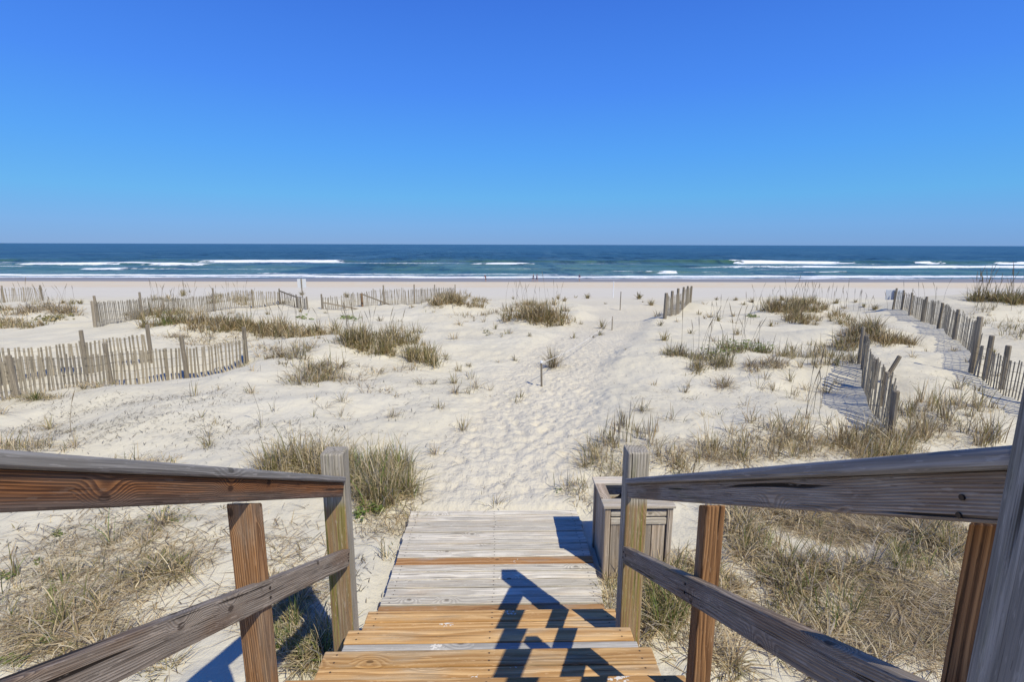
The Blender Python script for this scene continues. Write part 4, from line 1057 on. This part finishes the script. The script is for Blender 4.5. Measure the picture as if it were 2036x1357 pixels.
LAB = {'o': 'olive grass tuft growing by itself on open sand', 'g': 'dark grey-brown grass tuft growing by itself on open sand', 'd': 'pale straw grass tuft growing by itself on open sand', 'b': 'brown grass tuft growing by itself on open sand', 'n': 'green tuft growing at the foot of the nearest slat fence'}
LM = [('the six dark posts', 1345, 625), ('the white-capped stake', 1077, 758), ('the sea oats mound', 1590, 615), ('the low scrub mound', 1440, 715), ('the thick brown hummock', 1070, 630), ('the sagging fence end', 900, 605), ('the olive mound', 780, 705),
      ('the long pale slat fence', 400, 615), ('the slumped rails', 700, 612), ('the short far fence', 85, 602), ('the white pole', 1219, 592), ('the grey notice board', 1775, 613), ('the crumpled fence', 1735, 810), ('the nearest slat fence', 490, 718), ('the landing', 985, 1015), ('the tall grey stake', 1233, 614), ('the short dark stake', 1217, 651), ('the red-brown handrail', 500, 930), ('the reedy grass', 1250, 855)]
LMP = ground(np.array([l[1] for l in LM]), np.array([l[2] for l in LM]))
LOOK = {'o': 'olive', 'g': 'dark grey-brown', 'd': 'pale straw', 'b': 'brown'}
for (x, y, H, nb, kd) in TU:
    p = ground(x, y)[0]
    B = Blades()
    dd = math.hypot(p[0], p[1])
    tuft(B, p, nb * .75, .08 + .10 * H, H * 1.1, MIX[kd], (.1, 1.05), max(.0055, .00085 * dd), .15)
    lab = 'round green-black tuft beside the white-capped stake' if (x, y) == (1100, 722) else LAB[kd]
    if kd in LOOK and not lab.startswith('round'):
        lab = ('big ' if nb > 65 else 'wispy ' if nb < 32 else '') + LOOK[kd] + ' grass tuft alone on the sand near ' + LM[int(np.argmin(np.hypot(*(LMP - p)[:, :2].T)))][0]
    o = link(bpy.data.objects.new('grass_tuft', B.build('grass_tuft', p)), Matrix.Translation(p))
    tag(o, lab, 'grass', 'single grass tufts on open sand')

# tall seed stalks
_stalk = []
for v_ in range(6):
    a_, ln_ = random.uniform(0, 6.28), random.uniform(.03, .17)
    pth_ = [Vector((math.cos(a_) * ln_ * t * t, math.sin(a_) * ln_ * t * t, t)) for t in (0, .35, .7, .82, .91, 1.0)]
    v, f = tube_verts(pth_, [.0026, .0022, .0016, .0048, .0042, .001], 4)
    me_ = mesh_from('stalk', v, f, M_veg)
    cc_ = PAL['grey'][v_ % 3] if v_ % 2 else PAL['brown'][v_ % 4]
    me_.attributes.new('Col', 'FLOAT_COLOR', 'POINT').data.foreach_set('color', np.tile(np.array([cc_[0] * .6, cc_[1] * .6, cc_[2] * .6, 1.0]), (len(v), 1)).ravel())
    _stalk.append(me_)
def stalks(label, items, hgt_rng=(.8, 1.35), r=.0045):
    P = np.concatenate([ell(*it) for it in items])
    root = tag(empty('sea_oats', P[0]), label, 'sea oats', 'tall seed stalks of sea oats')
    for p in P:
        h = random.uniform(*hgt_rng)
        th = 1 + .04 * math.hypot(p[0], p[1])
        M = Matrix.Translation((p[0], p[1], p[2] - .03)) @ Matrix.Rotation(random.uniform(0, 6.28), 4, 'Z') @ Matrix.Diagonal((th, th, h, 1))
        link(bpy.data.objects.new('stalk', random.choice(_stalk)), M, root)
    return root
stalks('close bunch of tall seed stalks rising from the bushy sea oats mound', [(1600, 606, 50, 8, 26), (1660, 615, 40, 10, 8)], (1.0, 1.5))
stalks('tall seed stalks above the thick brown hummock by the far path', [(1060, 612, 45, 8, 12), (1030, 600, 40, 4, 6), (1110, 605, 30, 5, 5)], (1.0, 1.7))
stalks('thin seed stalks above the long olive-brown ridge', [(330, 620, 60, 8, 12), (450, 635, 90, 8, 16), (590, 655, 70, 8, 14)], (.7, 1.2))
stalks('seed stalks standing in the long pale slat fence', [(370, 600, 60, 8, 12), (470, 598, 60, 6, 10), (310, 612, 40, 8, 6)], (1.0, 1.6))
stalks('seed stalks beside the short far fence', [(110, 600, 50, 4, 12), (60, 606, 40, 4, 6)], (.9, 1.4))
stalks('tuft of tall stalks on the dune behind the curving fence', [(1950, 600, 30, 4, 16), (2020, 603, 30, 4, 12), (1975, 620, 50, 8, 8)], (1.0, 1.7))
stalks('slender stalks rising from the low scrub right of the path', [(1400, 712, 60, 8, 9), (1480, 704, 50, 6, 8)], (.7, 1.15))
stalks('slender stalks in the olive mound left of the path', [(740, 690, 70, 12, 14), (700, 680, 40, 8, 6)], (.6, 1.05))
stalks('lone tall stalks in front of the crumpled fence', [(1600, 850, 30, 14, 3), (1630, 830, 26, 14, 3)], (.7, 1.05))
stalks('lone bare stalk on the sand above the red-brown handrail', [(143, 868, 3, 2, 1), (520, 850, 6, 3, 1)], (.55, .75))
stalks('sparse stalks scattered between the six dark posts and the sea oats mound', [(1440, 640, 70, 14, 9), (1720, 620, 60, 10, 10), (1520, 600, 60, 6, 6), (1820, 605, 60, 5, 8)], (.7, 1.2))

# foreground fields of dead and living grass: nobody could count it
def field(name, label, ells, nb, rad, H, mix, lean, w, flatn, droop=.35):
    return patch(name, label, 'grass', ells, nb, rad, H, mix, lean, w, flatn, 'stuff', None, droop)
field('dry_grass', 'tangled straw grass covering the sand behind the dark handrail',
      [(1620, 1060, 260, 50, 150), (1560, 1130, 200, 80, 170), (1820, 1090, 150, 60, 80), (1420, 1100, 70, 90, 60), (1800, 1220, 160, 90, 60), (1500, 1260, 150, 90, 90), (1620, 1020, 240, 24, 80), (1330, 1180, 40, 90, 40), (1290, 1290, 30, 60, 24), (1900, 1010, 80, 30, 30), (1650, 1330, 160, 50, 40), (2180, 1080, 120, 70, 50)],
      40, .075, .21, {'dry': 4.2, 'grey': 2.4, 'olive': 1.1, 'brown': 1}, (.3, 1.15), .0046, .5)
field('green_grass', 'green blades growing through the straw behind the dark handrail',
      [(1600, 1090, 200, 70, 60), (1330, 1230, 40, 90, 46), (1560, 1220, 150, 90, 40), (1840, 1120, 120, 60, 20)], 22, .05, .24, {'green': 1.4, 'olive': 2, 'dry': 1}, (.1, .7), .0034, .05)
field('dry_grass', 'dry grass on the sand below the red-brown handrail',
      [(340, 1120, 120, 45, 70), (330, 1060, 110, 24, 24), (400, 1080, 80, 45, 34), (250, 1160, 100, 30, 24), (560, 1200, 70, 60, 40), (620, 1290, 50, 50, 44), (100, 1230, 110, 70, 34), (590, 1060, 60, 40, 20), (60, 1120, 70, 70, 16), (250, 1290, 150, 50, 50), (470, 1010, 50, 16, 16), (-160, 1120, 120, 80, 40), (-120, 1000, 100, 40, 24)],
      34, .07, .19, {'dry': 3.4, 'grey': 2.6, 'olive': 1.5, 'brown': .8}, (.3, 1.15), .0044, .5)
field('green_grass', 'green blades among the dry grass below the red-brown handrail',
      [(310, 1090, 90, 60, 16), (400, 1110, 60, 50, 12), (540, 1250, 80, 70, 26), (90, 1200, 90, 90, 10), (640, 1300, 40, 50, 16), (760, 1110, 24, 40, 8), (470, 1120, 40, 60, 10)], 26, .045, .20, {'green': 1.2, 'olive': 2.4, 'dry': .8}, (.1, .8), .0034, .05)
field('path_edge_grass', 'thin grass along both edges of the landing',
      [(775, 1090, 14, 60, 16), (745, 1170, 18, 50, 16), (1215, 1190, 16, 40, 14), (1180, 1010, 14, 20, 10), (820, 1030, 10, 14, 8), (1230, 1240, 20, 24, 8)], 22, .05, .15, {'dry': 2, 'olive': 2, 'grey': 1}, (.2, 1.0), .0030, .2)

def litter(name, label, ells, L, w, mix, dim=.7, thr=.02):
    B = Blades()
    for (cx, cy, rx, ry, n) in ells:
        p = clump(ell(cx, cy, rx, ry, n), .7, thr, 330); N = len(p)
        p[:, 2] += .003
        ln = L * RNG.uniform(.3, 1.4, N)
        B.add(p, ln, RNG.uniform(0, 6.28, N), RNG.uniform(1.25, 1.35, N), w * RNG.uniform(.5, 1.5, N), colours(N, mix) * dim, .60)
    tag(link(bpy.data.objects.new(name, B.build(name))), label, 'litter', None, 'stuff')
litter('plant_litter', 'dark bits of dead stems strewn over the sand', [(400, 830, 380, 45, 1500), (150, 850, 160, 40, 700), (560, 860, 240, 40, 500), (60, 865, 80, 25, 350), (800, 790, 200, 60, 260), (1450, 790, 200, 40, 260), (1620, 700, 150, 40, 160), (900, 620, 160, 30, 120), (1850, 840, 150, 50, 400), (480, 715, 120, 14, 200)], .07, .0055, {'grey': 2, 'brown': 2}, .5, .10)
litter('sand_debris', 'tiny twigs and seed husks scattered thinly over the open sand', [(700, 800, 500, 110, 900), (1450, 780, 300, 110, 900), (400, 860, 420, 70, 900), (1000, 950, 160, 60, 120), (1250, 680, 420, 60, 500), (800, 640, 600, 40, 400), (1850, 720, 160, 120, 500), (200, 1120, 220, 130, 700), (700, 1150, 60, 120, 200)], .045, .0045, {'brown': 2, 'grey': 1}, .45, -.1)
litter('dead_thatch', 'grey thatch of fallen blades matted on the sand near the handrails', [(250, 1120, 260, 130, 2600), (560, 1150, 120, 130, 1000), (1620, 1130, 320, 150, 15000), (1820, 1200, 190, 130, 6000), (1620, 1040, 330, 50, 4000), (1330, 1180, 70, 130, 900), (1500, 900, 250, 40, 1600), (1800, 885, 160, 40, 800), (120, 1270, 170, 80, 1600), (760, 1000, 80, 70, 900), (1190, 960, 50, 60, 300)], .16, .0045, {'grey': 2.4, 'dry': 3.4, 'brown': 1.2}, .95, -.14)

# green leafy creepers
def leafy(name, label, cat, ells, s, hz, pal='green', kind=None, group=None):
    V, F, Cc = [], [], []; P0 = None
    for (cx, cy, rx, ry, n) in ells:
        for p in ell(cx, cy, rx, ry, n):
            if P0 is None: P0 = p.copy()
            q = p - P0
            a = random.uniform(0, 6.28); t = random.uniform(.1, .9); sz = s * random.uniform(.6, 1.3)
            up = random.uniform(.1, 1) * hz
            d = np.array([math.cos(a), math.sin(a), 0]); e = np.array([-math.sin(a) * math.cos(t), math.cos(a) * math.cos(t), math.sin(t)])
            c0 = q + np.array([0, 0, up])
            o = len(V)
            V += [c0, c0 + d * sz * .5 + e * sz * .38, c0 + d * sz, c0 + d * sz * .5 - e * sz * .38]
            F += [(o, o + 1, o + 2, o + 3)]
            Cc += [random.choice(PAL[pal])] * 4
            if random.random() < .4:
                o = len(V); st = .004 + .0002 * math.hypot(p[0], p[1])
                V += [q + np.array([-st, 0, -.01]), q + np.array([st, 0, -.01]), c0]; F += [(o, o + 1, o + 2)]; Cc += [(.12, .11, .05)] * 3
    me = mesh_from(name, V, F, M_veg)
    me.attributes.new('Col', 'FLOAT_COLOR', 'POINT').data.foreach_set('color', np.concatenate([np.array(Cc), np.ones((len(Cc), 1))], 1).ravel())
    return tag(link(bpy.data.objects.new(name, me), Matrix.Translation(P0)), label, cat, group, kind)
leafy('beach_creeper', 'small bright green leafy creeper below the sagging fence with slumped rails', 'plant', [(690, 634, 18, 4, 70), (705, 637, 14, 3, 30)], .11, .10)
leafy('beach_creeper', 'small green leafy creeper below the gap between the two sagging fences', 'plant', [(602, 634, 10, 3, 30), (618, 638, 10, 3, 22)], .11, .09)
leafy('beach_creeper', 'grey-green creeper on the mound before the short far fence', 'plant', [(105, 636, 40, 5, 120)], .12, .10, 'olive')
leafy('beach_creeper', 'bright green creeper on the sand between the six dark posts and the sea oats mound', 'plant', [(1500, 633, 8, 3, 24), (1488, 630, 6, 3, 16)], .12, .09)
leafy('beach_creeper', 'green leafy scrub crowning the low mound right of the path', 'plant', [(1480, 702, 50, 7, 260), (1430, 712, 40, 8, 120), (1520, 708, 20, 5, 50)], .05, .22, 'green')
leafy('beach_creeper', 'lush green weed in the grass bank beside the landing', 'plant', [(765, 985, 14, 12, 130), (748, 1022, 16, 10, 110), (715, 1030, 12, 10, 60)], .032, .07)
leafy('beach_creeper', 'pale green seedlings on the sand beside the brown hummock', 'plant', [(970, 668, 12, 4, 26), (1000, 676, 8, 3, 12)], .07, .08, 'olive')
leafy('low_weeds', 'little green weeds dotted over the sand below the red-brown handrail', 'plant', [(115, 1062, 12, 6, 60), (75, 1120, 8, 6, 24), (15, 1150, 16, 6, 50), (95, 1290, 12, 6, 50), (30, 1325, 26, 10, 90), (100, 1180, 10, 8, 30), (330, 1035, 60, 20, 60), (530, 1300, 40, 20, 80), (1110, 560 + 420, 6, 6, 12)], .022, .03, 'green', 'stuff')
